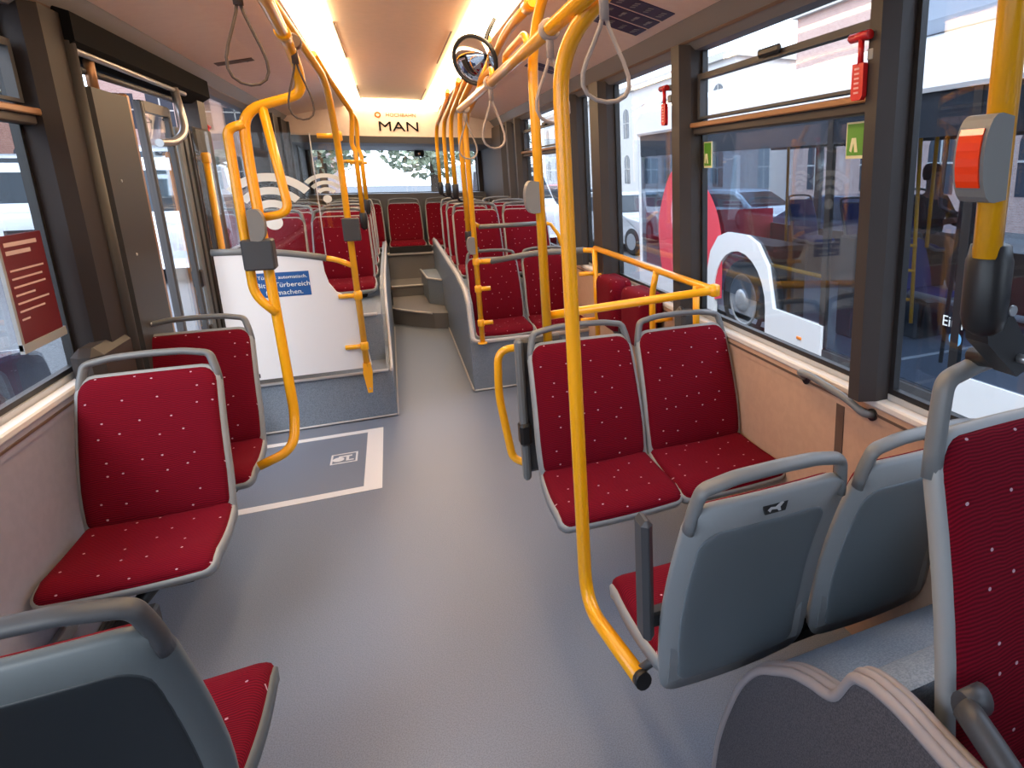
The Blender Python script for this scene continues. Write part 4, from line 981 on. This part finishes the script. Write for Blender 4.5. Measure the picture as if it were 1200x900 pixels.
# ------------------------------------------------------------------ cars
def car(name, label, loc, rz, paint, L=4.4, W=1.8, H=1.45, van=False):
    t = thing(name, label, 'van' if van else 'car', loc); t.rotation_euler = (0, 0, rz); t['_org'] = (0, 0, 0)
    # profile (y along the car, front at -y)
    h = L/2
    if van: pr_ = [(-h, .35), (-h, .85), (-h+.15, 1.05), (-h+.75, 1.25), (-h+1.35, H-.1), (-h+1.7, H), (h-.1, H), (h, H-.15), (h, .4), (h-.1, .3), (-h+.1, .3)]
    else: pr_ = [(-h, .38), (-h+.02, .66), (-h+.22, .80), (-h+1.25, .95), (-h+2.0, H-.06), (-h+2.5, H), (h-1.1, H-.04), (h-.35, .98), (h, .90), (h, .42), (h-.1, .28), (-h+.12, .26)]
    pp = catm(pr_ + [pr_[0]], 4)[:-1]
    v = []; f = []; n = len(pp)
    sl = [(-1, .93), (-.985, .98), (-.93, 1), (.93, 1), (.985, .98), (1, .93)]
    for sx, sc in sl:
        for y, z in pp:
            zz = .3 + (z-.3)*sc; k = max(0, (z-.9)/(H-.9)); v.append((sx*W/2*(1 - .16*k), y*(.985 if abs(sx) > .99 else 1), zz))
    for i in range(len(sl)-1):
        for k in range(n): j = (k+1) % n; f.append((i*n+k, i*n+j, i*n+n+j, i*n+n+k))
    f.append(tuple(range(n))); f.append(tuple((len(sl)-1)*n + k for k in reversed(range(n))))
    obj('body', MB().add(v, f, False), paint, t)
    # windscreen, side windows
    if van: ws = [(-h+.80, 1.26), (-h+1.38, H-.12)]; sw = [(-h+1.0, 1.22), (-h+1.5, H-.2), (-h+2.3, H-.2), (-h+2.3, 1.2)]
    else: ws = [(-h+1.38, 1.0), (-h+2.0, H-.09)]; sw = [(-h+1.55, .98), (-h+2.1, H-.12), (h-1.2, H-.12), (h-.6, .98)]
    (y0, z0), (y1, z1) = ws; w0 = W/2*.90; w1 = W/2*.76
    obj('windscreen', MB().add([(-w0, y0-.03, z0+.02), (w0, y0-.03, z0+.02), (w1, y1-.03, z1+.03), (-w1, y1-.03, z1+.03), (-w0, y0+.06, z0-.02), (w0, y0+.06, z0-.02), (w1, y1+.06, z1), (-w1, y1+.06, z1)], [(0, 1, 2, 3), (7, 6, 5, 4), (0, 4, 5, 1), (1, 5, 6, 2), (2, 6, 7, 3), (3, 7, 4, 0)]), 'dark_car_glass', t)
    for s in (-1, 1):
        m = MB(); v = [(s*(W/2*(1-.16*max(0, (z-.9)/(H-.9)))+.006), y, z) for y, z in sw] + [(s*(W/2*(1-.16*max(0, (z-.9)/(H-.9)))-.05), y, z) for y, z in sw]
        m.add(v, [(0, 1, 2, 3), (7, 6, 5, 4), (0, 4, 5, 1), (1, 5, 6, 2), (2, 6, 7, 3), (3, 7, 4, 0)]); obj('side_window', m, 'window_dark', t)
        obj('headlamp', MB().box(s*W/2*.92-.16*s-.12, s*W/2*.92-.16*s+.12, -h-.015, -h+.12, .62, .76, b=.03), 'lamp_glass', t)
        obj('door_mirror', MB().box(s*W/2, s*(W/2+.16), -h+1.45, -h+1.55, .98, 1.12, b=.03), paint, t)
        for y in (-h+.82, h-.78):
            wl = obj('wheel', MB().lathe([(.2, 0), (.31, .0), (.33, .03), (.33, .18), (.31, .21), (.2, .21)], (s*W/2 - (.20 if s > 0 else .01), y, .33), 'x', 24), 'tyre', t)
            obj('rim', MB().lathe([(.20, 0), (.17, .02), (.06, .03), (.03, .012)] if s < 0 else [(.03, .012), (.06, .0), (.17, .01), (.2, .03)], (s*W/2 + (-.005 if s > 0 else -.025), y, .33), 'x', 18), 'wheel_steel', wl)
    obj('grille', MB().box(-.38, .38, -h-.012, -h+.05, .50, .68, b=.02), 'black_plastic', t)
    obj('number_plate', MB().box(-.26, .26, -h-.02, -h+.01, .36, .46, b=.004), 'white_paint', t)
    return t
car('car', 'silver car facing the camera beyond the end of the neighbouring bus', (5.75, 15.6, GZ), .22, 'car_silver')
car('car', 'dark blue car beyond the silver one, seen beside the right window pillar', (6.3, 21.5, GZ), .2, 'car_dark')
car('car', 'red car seen between the yellow poles through the far right window', (7.2, 29.0, GZ), .2, 'car_red')
car('car', 'dark car standing behind the neighbouring bus, showing through its windows', (9.3, 10.5, GZ), .4, 'car_dark')
car('car', 'white car parked behind the neighbouring bus', (9.6, 16.0, GZ), .3, 'car_white')
car('van', 'pale blue van with dark windscreen on the street left of the bus', (-9.0, 23.5, GZ), .25, 'car_white', 5.6, 2.0, 2.5, True)
car('van', 'white van seen through the left window behind the looped yellow pole', (-4.6, 17.0, GZ), .1, 'car_white', 5.6, 2.0, 2.5, True)
car('car', 'dark parked car just outside the left window, below the brick building', (-3.3, 3.4, GZ), PI, 'car_dark', 4.8, 1.9, 1.6)
car('car', 'white car behind the back window', (-.3, 17.5, GZ), .1, 'car_white')
car('van', 'white van behind the back window on the right', (3.0, 19.0, GZ), .1, 'car_white', 5.2, 1.95, 2.2, True)
# ------------------------------------------------------------------ buildings
def building(name, label, x0, x1, y0, y1, H, wall, face, nwin, floors, wall2='stone'):
    t = thing(name, label, 'building', ((x0+x1)/2, (y0+y1)/2, GZ))
    obj('wall', box(x0, x1, y0, y1, GZ, H), wall, t)
    obj('cornice', box(x0-.2, x1+.2, y0-.2, y1+.2, H, H+.35), wall2, t)
    for fl in range(floors):
        for k in range(nwin):
            z0 = .8 + fl*3.4
            if face == '+x' or face == '-x':
                xx = x1 if face == '+x' else x0; s = 1 if face == '+x' else -1; yc = y0 + (k+.5)*(y1-y0)/nwin
                P = [(yc-.6, z0), (yc+.6, z0), (yc+.6, z0+1.7)] + [(yc+.6*math.cos(a/6*PI), z0+1.7+.45*math.sin(a/6*PI)) for a in range(1, 6)] + [(yc-.6, z0+1.7)]
                g = obj('window', MB().prism(P, 'x', xx-.05*s, xx+.02*s), 'window_dark', t)
                obj('window_bars', MB().box(min(xx+.02*s, xx+.05*s), max(xx+.02*s, xx+.05*s), yc-.03, yc+.03, z0, z0+2.1).box(min(xx+.02*s, xx+.05*s), max(xx+.02*s, xx+.05*s), yc-.6, yc+.6, z0+1.05, z0+1.12), 'stone', g)
            else:
                xc = x0 + (k+.5)*(x1-x0)/nwin
                g = obj('window', MB().box(xc-.6, xc+.6, y0-.02, y0+.05, z0, z0+1.9), 'window_dark', t)
                obj('window_bars', MB().box(xc-.03, xc+.03, y0-.05, y0-.02, z0, z0+1.9).box(xc-.6, xc+.6, y0-.05, y0-.02, z0+1, z0+1.07), 'stone', g)
    return t
b_l = building('brick_building', 'reddish brick building with arched windows across the street on the left', -24, -15, 2, 44, 13, 'brick', '+x', 12, 3)
txt('lettering', 'STA', 1.5, 'gold_letter', b_l, (-14.9, 39.5, 4.9), (0, 1, 0), (0, 0, 1), ext=.05)
building('brick_building', 'pale brick building closing the street behind the left windows', -14, -3.5, 46, 58, 12, 'brick_pale', '-y', 6, 3)
building('pale_building', 'very pale building standing behind the parked cars on the right', 17, 26, 30, 75, 7.5, 'pale_wall', '-x', 12, 2)
building('brick_building', 'brick building seen through the windows of the neighbouring bus', 18, 25, -18, 26, 8.5, 'brick_pale', '-x', 12, 2)
# ------------------------------------------------------------------ trees behind the back window
def tree(label, x, y, h, r, seed):
    rnd = random.Random(seed); t = thing('tree', label, 'tree', (x, y, GZ), 'trees behind the back window')
    m = MB().tube([(x, y, GZ), (x+.1, y, h*.5), (x, y+.1, h*.8)], .14, fil=.5)
    for k in range(7): a = rnd.random()*6.28; m.tube([(x, y, h*(.4+.05*k)), (x+math.cos(a)*r*.8, y+math.sin(a)*r*.5, h*(.55+.06*k))], .04, n=6)
    obj('trunk', m, 'bark', t)
    lv = MB()
    for k in range(1700):
        a = rnd.random()*6.28; u = rnd.random()*2-1; q = rnd.random()**.4*r; s_ = math.sqrt(1-u*u)
        c = Vector((x + q*s_*math.cos(a), y + q*s_*math.sin(a), h*.68 + q*u*.9)); d1_ = Vector((rnd.random()-.5, rnd.random()-.5, rnd.random()-.5)).normalized()*.16; d2_ = d1_.cross(Vector((rnd.random(), rnd.random(), rnd.random()+.1))).normalized()*.11
        lv.add([tuple(c-d1_), tuple(c+d2_), tuple(c+d1_), tuple(c-d2_)], [(0, 1, 2, 3)])
    obj('foliage', lv, 'leaves', t)
tree('loose leafy tree right of centre behind the back window', 1.6, 27, 5.0, 2.2, 3)
tree('loose leafy tree left of centre behind the back window', -2.4, 29, 5.4, 2.3, 4)
tree('tall tree at the right behind the back window', 4.4, 33, 6, 2.6, 5)
